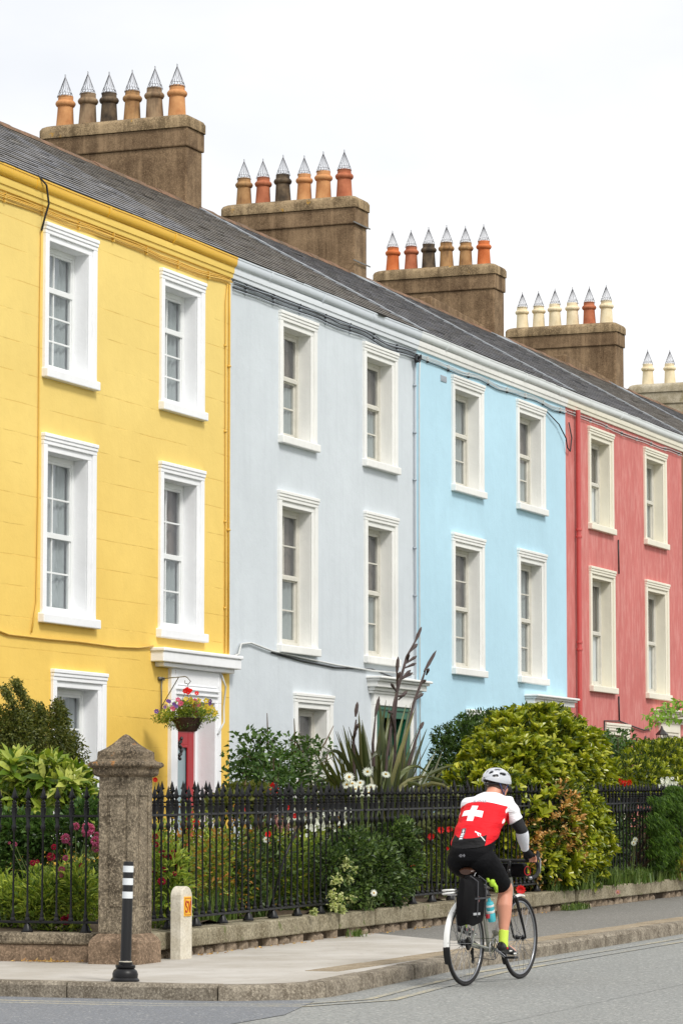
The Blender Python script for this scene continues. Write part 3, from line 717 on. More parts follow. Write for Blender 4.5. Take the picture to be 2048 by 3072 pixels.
m = MB(); m.lathe([(.055, -.11), (.1, .1)], c_, 6); m.build('lantern_glass', M['glass'], l)

kn = at(539, 2247, Y=YF + .18)
m = MB(); rk = random.Random(4)
for i in range(16): a = i * .7; m.sphere((kn.x + .03 * cos(a), kn.y - .01, kn.z + .13 - i * .017 + .01 * sin(a * 3)), .028, .022, .022, 7, 5)
m.build('door_knocker', M['castmetal'], [o for o in H1.children if o.name.startswith('door_surround')][0], smooth=True)
# ---------- boundary: plinths, pier, railings ----------
FY = 12.12; PT = .365                       # railing line; plinth top above the street grade
def blocks(name, x0, x1, label, y0=12.0, y1=12.34, seedv=1, low=True):
    r = random.Random(seedv); o = empty(name, (x0, y0, gz(x0) + .12), label, 'wall', 'low garden walls under the railings')
    m = MB(); x = x0
    while x < x1:
        w = min(r.uniform(1.2, 1.9), x1 - x); d = r.uniform(-.006, .006); t = r.uniform(-.008, .008)
        zb = .20
        m.hexa([(x + .008, y0 + d, gz(x) + zb), (x + w - .008, y0 + d + t, gz(x + w) + zb), (x + w - .008, y1, gz(x + w) + zb), (x + .008, y1, gz(x) + zb)],
               [(x + .008, y0 + d + .006, gz(x) + PT - .01 + d), (x + w - .008, y0 + d + t + .006, gz(x + w) + PT - .01 + d), (x + w - .008, y1, gz(x + w) + PT), (x + .008, y1, gz(x) + PT)])
        x += w
    m.build('coping', M['coping'], o, bevel=.012)
    m = MB(); x = x0 + .02
    while x < x1 - .1:
        w = r.uniform(.1, .3); h = r.uniform(.10, .205) if low else .2; gap = r.random() < .12
        if not gap:
            m.sphere((x + w / 2, y0 + .13, gz(x) + .1 + h * .3), w * .56, .12, h * .62, 8, 5)
        x += w * .98
    m.build('rubble', M['rubble'], o, smooth=False)
    m = MB(); m.box(x0, x1, y0 + .09, y1 - .01, 0, .205, 0, G); m.build('core', M['soil'], o)
    return o
blocks('plinth_wall', 25.15, 30.62, 'low granite coping on loose rubble, right of the stone pier behind the white marker post', seedv=4)
blocks('plinth_wall', 30.66, 37.2, 'low granite wall running up to the cyclist, past the change from pale concrete to grey footpath', seedv=8)
# the wall steps forward a little in front of the big hedge
blocks('plinth_wall', 37.24, 44.4, 'low granite wall with weeds beneath the large yellow green hedge', 11.96, 12.36, 3)
blocks('plinth_wall', 44.44, 60, 'farthest low granite wall at the right edge of the photo', 11.96, 12.36, 9)
o = empty('plinth_wall', (24.87, 14, gz(25) + .12), 'smooth brown concrete plinth left of the stone pier, facing the side street', 'wall', 'low garden walls under the railings')
m = MB(); m.box(24.9, 25.16, 12.32, 17.0, .2, .60, 0, 0); m.build('wall_face', M['pier_base'], o, bevel=.02)
m = MB(); m.box(24.88, 25.18, 12.33, 17.0, .601, .70, 0, 0); m.build('coping', M['pier'], o, bevel=.02)

# pier
px, py = 24.93, 12.06; z0 = .45
def sq(w, z, ch=0.): h = w / 2; return [(px - h, py - h, z), (px + h, py - h, z), (px + h, py + h, z), (px - h, py + h, z)]
pier = empty('stone_pier', (px, py, z0), 'weathered square stone gate pier with pyramid cap and sunk side panels', 'gate pier')
m = MB(); m.loft([sq(.47, z0 - .1), sq(.465, .63), sq(.43, .665), sq(.36, .70), sq(.345, .705)]); m.build('plinth', M['pier_base'], pier, bevel=.01)
m = MB(); W = .342; h = W / 2
# shaft with a sunk panel on each face: frame members proud of the core
m.box(px - h + .012, px + h - .012, py - h + .012, py + h - .012, .70, 2.04)
for (a, b, c, d) in ((px - h, px - h + .075, 0, 0), (px + h - .075, px + h, 0, 0)):
    m.box(a, b, py - h, py - h + .075, .70, 2.04); m.box(a, b, py + h - .075, py + h, .70, 2.04)
for s_ in (0, 1):
    for (za, zb) in ((.70, .90), (1.87, 2.04)):
        if s_ == 0: m.box(px - h + .075, px + h - .075, py - h + .0005, py - h + .05, za, zb); m.box(px - h + .075, px + h - .075, py + h - .05, py + h - .0005, za, zb)
        else: m.box(px - h + .0005, px - h + .05, py - h + .075, py + h - .075, za, zb); m.box(px + h - .05, px + h - .0005, py - h + .075, py + h - .075, za, zb)
for (ax_, sgn) in (('y', -1), ('x', -1)):
    i0 = h - .098
    if ax_ == 'y': m.box(px - i0, px + i0, py - h + .004, py - h + .02, .93, 1.845)
    else: m.box(px - h + .004, px - h + .02, py - i0, py + i0, .93, 1.845)
m.build('shaft', M['pier'], pier, bevel=.006)
m = MB(); m.loft([sq(.36, 2.03), sq(.41, 2.045), sq(.425, 2.06), sq(.428, 2.105), sq(.46, 2.11), sq(.488, 2.122), sq(.492, 2.137), sq(.47, 2.155), sq(.40, 2.165), sq(.37, 2.18), sq(.366, 2.235), sq(.36, 2.245), sq(.27, 2.272), sq(.18, 2.31), sq(.10, 2.355), sq(.045, 2.385), sq(.012, 2.396)])
m.build('cap', M['pier_cap'], pier, bevel=.004)

# picket: bar with collars, spear head with side leaves
def picket_mesh(long_=False):
    m = MB(); T = 1.235
    prof = [(.011, -.02), (.024, .0), (.024, .02), (.015, .035), (.019, .05), (.012, .075), (.0105, .12), (.0105, T - .18), (.016, T - .165), (.022, T - .15), (.023, T - .125), (.013, T - .11),
            (.013, T - .09), (.027, T + .012), (.028, T + .03), (.018, T + .036), (.024, T + .05), (.024, T + .057), (.016, T + .063), (.021, T + .075), (.021, T + .082), (.012, T + .09), (.010, T + .105), (.02, T + .115), (.0225, T + .135), (.017, T + .16), (.007, T + .195), (.001, T + .215)]
    prof = [(r, z) for r, z in prof if not (T - .1 < z < T)] 
    m.lathe([(r * (.86 if r < .0125 else 1.0), z) for r, z in prof], (0, 0, 0), 8)
    for s_ in (-1, 1):
        m.tube([(0, 0, T + .098), (s_ * .018, 0, T + .118), (s_ * .029, 0, T + .128), (s_ * .033, 0, T + .116)], [.007, .008, .007, .003], 5)
        m.tube([(0, 0, T + .098), (0, s_ * .018, T + .118), (0, s_ * .029, T + .128), (0, s_ * .033, T + .116)], [.007, .008, .007, .003], 5)
    return m
RB, RT = .43, .43 + 1.235 - .58              # not used below
PK = None
def railing(label, ax, a, b, fixed, sp=.1465, feet=True, gslope=True, brace=None, z_off=0.):
    """ax 'x': runs along X at Y=fixed; 'y': runs along Y at X=fixed"""
    global PK
    def P(t_, z): 
        x, y = (t_, fixed) if ax == 'x' else (fixed, t_)
        return Vector((x, y, (gz(x) if gslope else gz(fixed)) + z + z_off))
    o = empty('iron_railing', P(a, PT), label, 'railing', 'black iron railings of the front gardens')
    zb, zt = .455, .455 + .93 - .02
    m = MB()
    for z_, hh in ((zb, .011), (zt, .010)):
        A, B = P(a, z_), P(b, z_); dx = Vector((0, .019, 0)) if ax == 'x' else Vector((.019, 0, 0)); up = Vector((0, 0, hh))
        m.hexa([A - dx - up, B - dx - up, B + dx - up, A + dx - up], [A - dx + up, B - dx + up, B + dx + up, A + dx + up])
    m.build('rail', M['iron'], o, bevel=.003)
    if brace:
        m = MB(); m.tube([P(brace, zt), P(brace, zt - .03) + Vector((-.28, .10, -.42)), P(brace, PT) + Vector((-.5, .18, -.02))], .012, 6); m.build('brace', M['iron'], o, smooth=True)
    n = int((b - a) / sp); proto = None; foot = None
    for i in range(n + 1):
        t_ = a + sp * (i + .5)
        if t_ > b: break
        if PK is None:
            mm = picket_mesh(); T = 1.235
            mm.v = [(x, y, z - .29 if z > .3 else z) for x, y, z in mm.v]   # bar length between rails
            q = mm.build('picket', M['iron'], o, auto=True); PK = q.data; q.matrix_parent_inverse = world(o).inverted()
        else:
            q = bpy.data.objects.new('picket', PK); C.objects.link(q); q.parent = o; q.matrix_parent_inverse = world(o).inverted()
        q.location = P(t_, .462); q.rotation_euler = (radians(random.uniform(-.5, .5)), radians(random.uniform(-.5, .5)), random.choice((0, pi / 2)))
        if feet and i % 4 == 1:
            m = MB(); m.lathe([(.055, 0), (.055, .015), (.042, .03), (.035, .05), (.018, .075), (.018, .1)], tuple(P(t_, PT)), 8); m.build('foot', M['iron'], o, auto=True)
    return o
railing('black spear railing left of the stone pier, on the brown plinth facing the side street', 'y', 12.26, 16.9, 25.0, .14, gslope=False)
railing('black spear railing behind the white marker post, right of the stone pier', 'x', 25.12, 30.55, FY, brace=29.05)
railing('black spear railing behind the cyclist, between the marker post section and the hedge', 'x', 30.6, 37.2, FY)
railing('black spear railing right of the big yellow green hedge', 'x', 37.3, 44.4, FY)
railing('black spear railing at the right edge, past the dark conifer', 'x', 44.5, 58, FY)
railing('black spear railing across the garden, seen behind the first street railing before the yellow house', 'y', 12.3, 16.5, 30.62, feet=False, z_off=.04)
railing('black spear railing beside the path to the red door, seen between the street railings', 'y', 12.3, 16.5, 34.4, feet=False, z_off=.06)

# bollard
bp = at(375, 2946, Z=.12); bz = gz(bp.x) + .12
b = empty('bollard', (bp.x, bp.y, bz), 'slim black bollard with three white reflective bands standing on the kerb corner', 'bollard')
ti = Matrix.Rotation(radians(1.3), 4, Vector((cos(YAW), sin(YAW), 0))); bl = Vector((bp.x, bp.y, bz))
def tl(m): m.v = [tuple(bl + ti @ Vector(v)) for v in m.v]; return m
m = MB(); m.lathe([(.112, 0), (.112, .015), (.098, .03), (.1, .06), (.09, .085), (.07, .1), (.078, .11), (.078, .125), (.055, .132), (.055, .15)], n=20); tl(m).build('base', M['iron'], b, auto=True)
m = MB(); m.lathe([(.047, .15), (.0465, .16), (.0425, .165), (.040, .905), (.038, .92), (.02, .922)], n=20); tl(m).build('post', plain('black_plastic', (14, 14, 16), .45, .15, 8), b, auto=True)
m = MB(); m.lathe([(.0505, .148), (.0505, .155), (.046, .157)], n=20); tl(m).build('collar', M['marker'], b)
WB = plain('white_reflective_tape', (226, 230, 232), .35, .06, 15)
for za, zb in ((.838, .888), (.74, .793), (.637, .69)):
    m = MB(); m.lathe([(.0395, za), (.0418, za + .001), (.0415, zb - .001), (.0395, zb)], n=20); tl(m).build('reflective_band', WB, b, auto=True)

# marker post with its SV plate
q = empty('marker_post', (25.57, 11.85, .46), 'stubby white concrete marker post with yellow SV plate before the railing', 'marker post')
m = MB(); xa, xb, ya, yb = 25.57, 25.80, 11.83, 11.935; zb0 = .40; zt = 1.09; n = 8; r = .115
prof = [(xa, zb0), (xb, zb0)] + [(xb - r + r * cos(pi / 2 * i / n), zt - .09 + .09 * sin(pi / 2 * i / n)) for i in range(n + 1)] + [(xa + r - r * sin(pi / 2 * i / n), zt - .09 + .09 * cos(pi / 2 * i / n)) for i in range(n + 1)]
m.loft([[(x, y, z) for x, z in prof] for y in (ya, yb)]); m.build('post', M['marker'], q, bevel=.008)
YP = plain('yellow_plate_paint', (240, 184, 36), .5, .1, 20); RD = plain('dark_red_paint', (176, 52, 30), .6, .1, 20)
m = MB(); m.box(25.625, 25.765, 11.822, 11.8305, .83, 1.0); pl = m.build('plate', YP, q)
m = MB()
for (a, b_, c, d) in ((25.632, 25.758, .985, .989), (25.632, 25.758, .841, .845), (25.632, 25.636, .845, .985), (25.754, 25.758, .845, .985)): m.box(a, b_, 11.819, 11.8225, c, d)
m.build('plate_border', RD, q)
def strokes(sl, x0, z0, w, h, t_, y, mtl, par, nm):
    m = MB()
    for line in sl:
        m.tube([(x0 + a * w, y, z0 + b_ * h) for a, b_ in line], t_, 6)
    return m.build(nm, mtl, par)
S_ = [(1, .85), (.75, 1), (.3, 1), (.05, .8), (.2, .58), (.75, .45), (.95, .22), (.7, .02), (.25, 0), (0, .18)]
V_ = [(0, 1), (.5, 0), (1, 1)]
strokes([S_], 25.645, .865, .040, .095, .0062, 11.8215, RD, q, 'letter'); strokes([V_], 25.700, .865, .044, .095, .0062, 11.8215, RD, q, 'letter')
# ---------- plants ----------
LM = dict(
    aucuba=leafm('spotted_laurel_leaf', [(66, 94, 30), (104, 130, 42), (156, 170, 62), (204, 206, 108), (120, 144, 46), (80, 108, 34)], .32),
    cotone=leafm('dark_drooping_leaf', [(66, 80, 34), (92, 102, 42), (128, 126, 56), (76, 88, 36)], .5, .25),
    under=leafm('mixed_green_leaf', [(76, 104, 34), (140, 162, 56), (196, 204, 88), (98, 128, 48), (168, 180, 72)], .5),
    underd=leafm('dark_green_leaf', [(36, 56, 24), (66, 92, 40), (106, 128, 62), (52, 70, 34)], .42, .2),
    autumn=leafm('orange_tinted_leaf', [(104, 124, 40), (150, 156, 56), (196, 128, 58), (128, 144, 50), (90, 110, 36)], .5),
    rose=leafm('rose_leaf', [(48, 74, 32), (76, 108, 50), (110, 138, 74), (56, 82, 40)], .38),
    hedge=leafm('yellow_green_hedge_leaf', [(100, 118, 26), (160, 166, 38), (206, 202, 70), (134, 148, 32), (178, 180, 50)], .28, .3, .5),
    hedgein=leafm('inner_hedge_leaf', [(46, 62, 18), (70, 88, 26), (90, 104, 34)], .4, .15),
    dead=leafm('scorched_hedge_leaf', [(206, 150, 74), (236, 196, 116), (180, 118, 58), (240, 214, 156)], .5, .25),
    dark=leafm('dark_glossy_leaf', [(36, 58, 20), (54, 80, 28), (88, 114, 46), (44, 66, 24)], .32, .15),
    conif=leafm('soft_conifer_leaf', [(44, 74, 22), (72, 104, 32), (108, 138, 48), (54, 84, 26)], .5, .2),
    grass=leafm('grass_blade', [(70, 96, 40), (104, 130, 60), (128, 146, 74), (86, 108, 50)], .5, .3),
    flax=leafm('bronze_flax_leaf', [(52, 62, 34), (78, 88, 46), (108, 114, 66), (64, 70, 44), (126, 122, 74)], .38, .15, .5),
    maple=leafm('fresh_maple_leaf', [(132, 168, 60), (160, 190, 80), (112, 150, 50)], .45, .4),
    ivy=leafm('ivy_leaf', [(48, 72, 34), (80, 104, 52), (150, 160, 92), (60, 84, 40)], .35, .15))
ST = plain('brown_stem', (92, 72, 52), .8, .2, 8); GST = plain('green_stem', (96, 112, 56), .7, .15, 8); FSP = plain('flax_flower_spike', (66, 50, 46), .6, .3, 8)
def petal(name, rgb): return leafm(name, [tuple(int(c * .86) for c in rgb), rgb, tuple(min(255, int(c * 1.08)) for c in rgb)], .55, .3, .3)
PM = dict(red=petal('red_petal', (226, 30, 28)), pink=petal('pink_petal', (206, 104, 150)), crim=petal('crimson_petal', (192, 40, 84)), white=petal('white_petal', (240, 240, 232)),
          yel=petal('yellow_petal', (240, 210, 80)), pur=petal('purple_petal', (124, 84, 168)), rose=petal('rose_pink_petal', (224, 96, 140)), ast=petal('pale_pink_plume', (222, 160, 168)), eye=petal('daisy_eye', (232, 180, 40)), cream=petal('cream_floret', (230, 226, 170)))

def leaf(m, p, d, L, W, mi=0, up=None, fold=.25, curl=.15):
    d = d.normalized(); up = up or Vector((random.uniform(-1, 1), random.uniform(-1, 1), 1.2))
    s = d.cross(up); s = s.normalized() if s.length > 1e-4 else d.orthogonal().normalized()
    n = s.cross(d)
    a = p + d * L * .45 - n * (-fold * W * .6); i = len(m.v)
    tip = p + d * L - n * curl * L
    m.v += [tuple(p), tuple(p + d * L * .42 + s * W * .5 + n * fold * W), tuple(tip), tuple(p + d * L * .42 - s * W * .5 + n * fold * W)]
    m.f += [(i, i + 1, i + 2), (i, i + 2, i + 3)]; m.mi += [mi, mi]
def leafo(m, p, d, L, W, mi=0, up=None, fold=.25, curl=.2):
    d = d.normalized(); up = up or Vector((random.uniform(-1, 1), random.uniform(-1, 1), 1.2)); s = d.cross(up); s = s.normalized() if s.length > 1e-4 else d.orthogonal().normalized(); n = s.cross(d); i = len(m.v)
    m.v += [tuple(p), tuple(p + d * L * .55 + s * W * .48 + n * fold * W), tuple(p + d * L * .86 + s * W * .3 - n * curl * L * .5), tuple(p + d * L - n * curl * L), tuple(p + d * L * .86 - s * W * .3 - n * curl * L * .5), tuple(p + d * L * .55 - s * W * .48 + n * fold * W)]
    m.f += [(i, i + 1, i + 2, i + 3), (i, i + 3, i + 4, i + 5)]; m.mi += [mi, mi]
def leaf6(m, p, d, L, W, mi=0, up=None, fold=.2, curl=.25):
    d = d.normalized(); up = up or Vector((random.uniform(-1, 1), random.uniform(-1, 1), 1.4))
    s = d.cross(up).normalized(); n = s.cross(d); i = len(m.v); P = []
    for f, w in ((0, .04), (.3, .42), (.62, .5), (1, .02)):
        c = p + d * L * f - n * curl * L * f * f
        P += [c + s * W * w + n * fold * W * w * 2, c, c - s * W * w + n * fold * W * w * 2]
    m.v += [tuple(q) for q in P]
    for a in range(3):
        b = i + a * 3
        m.f += [(b, b + 1, b + 4, b + 3), (b + 1, b + 2, b + 5, b + 4)]; m.mi += [mi, mi]
def rdir(): 
    v = Vector((random.gauss(0, 1), random.gauss(0, 1), random.gauss(0, 1))); return v.normalized()
def inlobe(lobes, shell=.55):
    w = [(l[3] * l[4] * l[5]) ** .72 for l in lobes]; l = random.choices(lobes, w)[0]; d = rdir(); r = shell + (1 - shell) * random.random() ** .6
    c = Vector(l[:3]); e = Vector(l[3:6]); return c + Vector((d.x * e.x, d.y * e.y, d.z * e.z)) * r, Vector((d.x / e.x, d.y / e.y, d.z / e.z)).normalized(), r
def bushm(lobes, n, L, W, mi=0, shell=.5, upb=.4, m=None, big=False, zmin=None, jit=.5, droop=0.):
    m = m or MB(); fn = leaf6 if big else leaf
    for _ in range(n):
        p, o, r = inlobe(lobes, shell)
        if zmin is not None and p.z < zmin: continue
        d = (o + rdir() * jit + Vector((0, 0, upb - droop)))
        s = random.uniform(.65, 1.2); fn(m, p, d, L * s, W * s, mi)
    return m
def rosettes(lobes, n, k_, L, W, m=None, mi=0, shell=.8, upb=.7, spread=.85, big=False, pick=None):
    m = m or MB(); fn = leaf6 if big else leafo
    for _ in range(n):
        p, o, r = inlobe(lobes, shell); ax = (o + Vector((0, 0, upb)) + rdir() * .3).normalized(); a0 = random.uniform(0, 6)
        mm = pick(p) if pick else mi
        if mm is None: continue
        s = random.uniform(.55, 1.25); u = ax.orthogonal().normalized(); v = ax.cross(u)
        for j in range(k_):
            a = a0 + 2.4 * j; t_ = spread * (.35 + .65 * (k_ - j) / k_)
            d = ax + (u * cos(a) + v * sin(a)) * t_ * 1.3
            q_ = .6 if (pick and mm == 1) else 1.
            fn(m, p - ax * .012 * j, d + (rdir() * .9 if q_ < 1 else Vector()), L * s * q_, W * s * q_, mm, up=ax)
    return m
def stems(base, lobes, n, r=.012):
    m = MB()
    for _ in range(n):
        p, o, _r = inlobe(lobes, .6); b = Vector(base) + Vector((random.uniform(-.12, .12), random.uniform(-.12, .12), 0)); mid = b.lerp(p, .5) + Vector((random.uniform(-.1, .1), random.uniform(-.1, .1), .1))
        m.tube([b, mid, p], [r, r * .7, r * .25], 5)
    return m
def plantobj(name, label, cat, base, parts, group=None):
    o = empty(name, base, label, cat, group)
    for nm, m, mt in parts: m.build(nm, mt, o)
    return o
def ground_at(x): return gz(x) + .36
def pp(u, v, Y=None, X=None): return at(u, v, X=X, Y=Y)
def disc_flower(m, c, d, R, n, mi=0, cup=.2, mi2=None, r2=.25, w=.35):
    d = d.normalized(); u = d.orthogonal().normalized(); v = d.cross(u); a0 = random.uniform(0, 6)
    for j in range(n):
        a = a0 + 2 * pi * j / n; e = u * cos(a) + v * sin(a)
        leaf(m, c + e * R * .12, e + d * cup, R, R * w, mi, up=d, fold=.05, curl=.08)
    if mi2 is not None:
        i = len(m.v); m.sphere(c + d * R * .05, R * r2, R * r2, R * r2, 6, 4, mi2)
def ballf(m, c, R, n, mi=0):
    for _ in range(n):
        d = rdir(); leaf(m, c + d * R * .55, d, R * .6, R * .5, mi)
TOCAM = Vector((-.92, -.37, .15))

# 1 drooping dark shrub against the yellow wall
lob = []
for (u, v, rx, ry, rz) in ((60, 2215, .34, .3, .3), (140, 2230, .34, .3, .34), (195, 2265, .16, .28, .28), (20, 2200, .3, .3, .3), (90, 2160, .16, .2, .2), (110, 2290, .5, .3, .3), (10, 2290, .4, .3, .3), (170, 2150, .10, .15, .13), (205, 2320, .16, .2, .2)):
    c = pp(u, v, Y=16.0); lob.append((c.x, c.y, c.z, rx, ry, rz))
m = bushm(lob, 26000, .042, .022, shell=.2, droop=.5, jit=.9)
for pts in ([(70, 2180), (85, 2120), (60, 2075), (38, 2045)], [(50, 2150), (38, 2110), (22, 2080), (12, 2062)], [(95, 2140), (70, 2090), (55, 2060), (44, 2048)], [(180, 2170), (175, 2130), (168, 2100)], [(205, 2180), (190, 2140), (175, 2108)], [(200, 2200), (215, 2260), (235, 2330)], [(130, 2170), (122, 2135), (118, 2118)]):
    w = [pp(u, v, Y=15.95 + random.uniform(-.1, .1)) for u, v in pts]
    for a, b_ in zip(w, w[1:]):
        for i in range(260): p = a.lerp(b_, random.random()) + rdir() * random.random() * .07; leaf(m, p, rdir() + Vector((0, 0, -.3)), .034, .02)
b0 = pp(90, 2400, Y=16.1); bs = (b0.x, 16.1, ground_at(b0.x))
plantobj('shrub', 'dark drooping small leaved shrub against the yellow wall, beside the ground floor window', 'shrub', bs, [('foliage', m, LM['cotone']), ('stem', stems(bs, lob, 24), ST)])
# 2 spotted laurel
lob = []
for (u, v, rx, ry, rz) in ((40, 2330, .28, .3, .18), (120, 2340, .3, .3, .2), (200, 2360, .26, .3, .2), (250, 2420, .16, .26, .2), (120, 2420, .42, .34, .22), (20, 2430, .34, .34, .22), (160, 2300, .2, .22, .12), (230, 2335, .12, .2, .1), (60, 2290, .16, .2, .1)):
    c = pp(u, v, X=27.6); lob.append((c.x, c.y, c.z, ry, rx, rz))
m = rosettes(lob, 150, 7, .17, .055, upb=.6, shell=.8, spread=1.1, big=True); m = bushm(lob, 900, .13, .05, m=m, big=True, shell=.3, upb=0)
b0 = pp(120, 2600, X=27.6); bs = (27.6, b0.y, ground_at(27.6))
plantobj('shrub', 'yellow spotted laurel with long pointed leaves behind the left railing', 'shrub', bs, [('foliage', m, LM['aucuba']), ('stem', stems(bs, lob, 12), ST)])
# 3 green ivy mass below the laurel
lob = []
for (u, v, rx, rz) in ((40, 2500, .4, .22), (150, 2500, .4, .2), (260, 2470, .22, .25), (60, 2580, .35, .25)):
    c = pp(u, v, X=27.2); lob.append((c.x, c.y, c.z, .25, rx, rz))
m = bushm(lob, 4200, .06, .045, shell=.3)
tag(m.build('ivy', LM['rose']), 'dark green ivy under the spotted laurel behind the left railing', 'ivy', kind='stuff')

# 4 valerian with pink and crimson heads behind the left railing
def valerian(label, cu, cv, X, wy, h, heads, seedv, n=1500):
    random.seed(seedv); c = pp(cu, cv, X=X); g = ground_at(X); lob = [(X, c.y, g + h * .35, .26, wy, h * .42), (X + .1, c.y + wy * .3, g + h * .5, .2, wy * .6, h * .42), (X - .05, c.y - wy * .4, g + h * .42, .2, wy * .6, h * .42)]
    m = bushm(lob, n, .08, .026, shell=.15, upb=.6, jit=1.); sm = MB(); o = empty('flowering_plant', (X, c.y, g), label, 'flowers', 'valerian plants behind the railings')
    m.build('foliage', LM['under'], o)
    for (u, v, r, col) in heads:
        p = pp(u, v, X=X - .12 + random.uniform(-.1, .15)); sm.tube([(X, c.y, g), (X - .02, (c.y + p.y) / 2, (g + p.z) / 2 + .05), p], [.006, .004, .003], 4)
        f = MB(); ballf(f, p, r * 1.25, 110); f.build('flower_head', PM[col], o)
    for _ in range(26):
        q, d_, r_ = inlobe(lob, .6); sm.tube([(X + random.uniform(-.1, .1), c.y + random.uniform(-.1, .1), g), q], [.005, .003], 4)
    sm.build('stem', GST, o); random.seed(seedv + 50)
valerian('valerian with pink flower heads just left of the stone pier', 215, 2700, 25.75, .26, .72, [(228, 2480, .026, 'pink'), (264, 2487, .045, 'pink'), (258, 2500, .03, 'pink'), (290, 2505, .02, 'pink'), (286, 2525, .034, 'pink'), (287, 2545, .03, 'pink'), (197, 2517, .034, 'pink'), (212, 2533, .014, 'pink'), (196, 2575, .02, 'pink'), (185, 2610, .024, 'pink'), (184, 2628, .014, 'pink'), (244, 2598, .018, 'crim')], 11)
valerian('valerian with a deep crimson head in the middle of the left railing', 120, 2720, 25.7, .26, .6, [(153, 2572, .03, 'crim'), (98, 2590, .02, 'crim'), (112, 2586, .014, 'crim'), (162, 2542, .02, 'crim'), (45, 2534, .016, 'pink'), (28, 2530, .01, 'pink'), (196, 2762, .034, 'crim'), (206, 2750, .014, 'crim')], 12)
valerian('leafy valerian with few flowers at the left edge of the photo', 20, 2720, 25.8, .3, .55, [(4, 2700, .02, 'crim')], 13)
valerian('valerian with crimson heads between the stone pier and the marker post', 500, 2700, 26.1, .22, .95, [(487, 2565, .032, 'crim'), (518, 2566, .034, 'crim'), (505, 2572, .02, 'crim'), (538, 2598, .026, 'crim'), (468, 2617, .03, 'crim'), (485, 2645, .028, 'crim'), (490, 2610, .02, 'crim'), (524, 2622, .016, 'crim'), (466, 2510, .02, 'crim'), (468, 2535, .02, 'crim')], 14)

# 5 mixed undergrowth behind the street railings: uncountable
def filler(name, label, x0, x1, y0, y1, hts, n, mt, L, W, seedv, cat='undergrowth'):
    random.seed(seedv); m = MB(); lobs = []
    N = max(5, int((x1 - x0) * 5.5))
    for i in range(N):
        x = random.uniform(x0, x1); y = random.uniform(y0, y1); h = random.uniform(hts[0] * .6, hts[1] * 1.05); r = random.uniform(.10, .30)
        lobs.append((x, y, ground_at(x) + h * .5, r, r * .9, h * .55))
    bushm(lobs, n, L, W, shell=.35, upb=.4, jit=.8, m=m)
    return tag(m.build(name, mt), label, cat, kind='stuff')
filler('undergrowth', 'orange tinted low planting right behind the stone pier', 26.5, 28.8, 12.45, 12.95, (.75, 1.0), 2600, LM['autumn'], .055, .03, 21)
filler('undergrowth', 'bright green low planting behind the railing, right of the marker post', 26.5, 31.2, 12.45, 13.4, (.45, .8), 5200, LM['under'], .08, .038, 22)
filler('undergrowth', 'dark green tangle low behind the middle railing', 28.5, 33.5, 12.4, 13.6, (.55, .9), 8000, LM['underd'], .07, .04, 23)
filler('undergrowth', 'green planting further back below the grey house', 30.8, 37.5, 13.4, 15.6, (.7, 1.0), 8000, LM['under'], .08, .04, 24)
filler('undergrowth', 'dark leaves filling the back of the first garden', 27.5, 33.0, 13.8, 15.8, (.7, .9), 7000, LM['underd'], .07, .04, 25)
filler('undergrowth', 'low green plants behind the left railing', 25.4, 27.2, 12.6, 15.8, (.3, .5), 4200, LM['under'], .075, .034, 26)
filler('undergrowth', 'dark greenery behind the railing right of the big hedge', 38.5, 47, 12.5, 13.6, (.8, 1.1), 7000, LM['underd'], .09, .045, 27)
filler('undergrowth', 'tall green grass and leaves behind the railing beside the cyclist', 32.5, 38.5, 12.6, 14.2, (.6, .95), 9000, LM['under'], .09, .026, 28)
filler('undergrowth', 'green planting in the garden of the red house behind the far railing', 38., 50, 13.8, 16., (.8, 1.1), 9000, LM['underd'], .1, .05, 29)
filler('undergrowth', 'sparse olive leaves low behind the railing, under the first rose bush', 27.2, 31.5, 12.5, 13.2, (.5, .95), 1300, LM['autumn'], .06, .03, 30)
# leafy mass that pokes through and hangs over the coping right of the first railing
lob = []
for (u, v, rx, rz) in ((1000, 2600, .22, .24), (1060, 2560, .3, .26), (1130, 2600, .34, .34), (1080, 2680, .3, .22), (1170, 2660, .34, .26), (1010, 2690, .16, .14), (1215, 2600, .2, .3), (1200, 2510, .24, .2)):
    c = pp(u, v, Y=12.12); lob.append((c.x, 12.15, c.z, rx * 1.35, .24, rz))
m = bushm(lob, 10000, .055, .034, shell=.3, jit=.9); 
tag(m.build('ivy', LM['underd']), 'dark ivy and cotoneaster spilling through the middle railing', 'ivy', kind='stuff')
m = MB()
for (u, v, r) in ((1010, 2640, .06), (1020, 2700, .08), (1000, 2690, .07), (1035, 2590, .08), (1060, 2610, .07), (1000, 2720, .06), (1025, 2730, .05), (940, 2736, .04), (1045, 2640, .05), (1055, 2700, .05)):
    c = pp(u, v, Y=11.96)
    for _ in range(60): leaf(m, c + rdir() * random.random() * r, rdir(), .036, .03)
o = m.build('climber', leafm('variegated_leaf', [(150, 170, 92), (222, 222, 170), (206, 210, 140), (96, 124, 60)], .4), None); tag(o, 'cream edged climber showing at the foot of the middle railing', 'climber', kind='stuff')
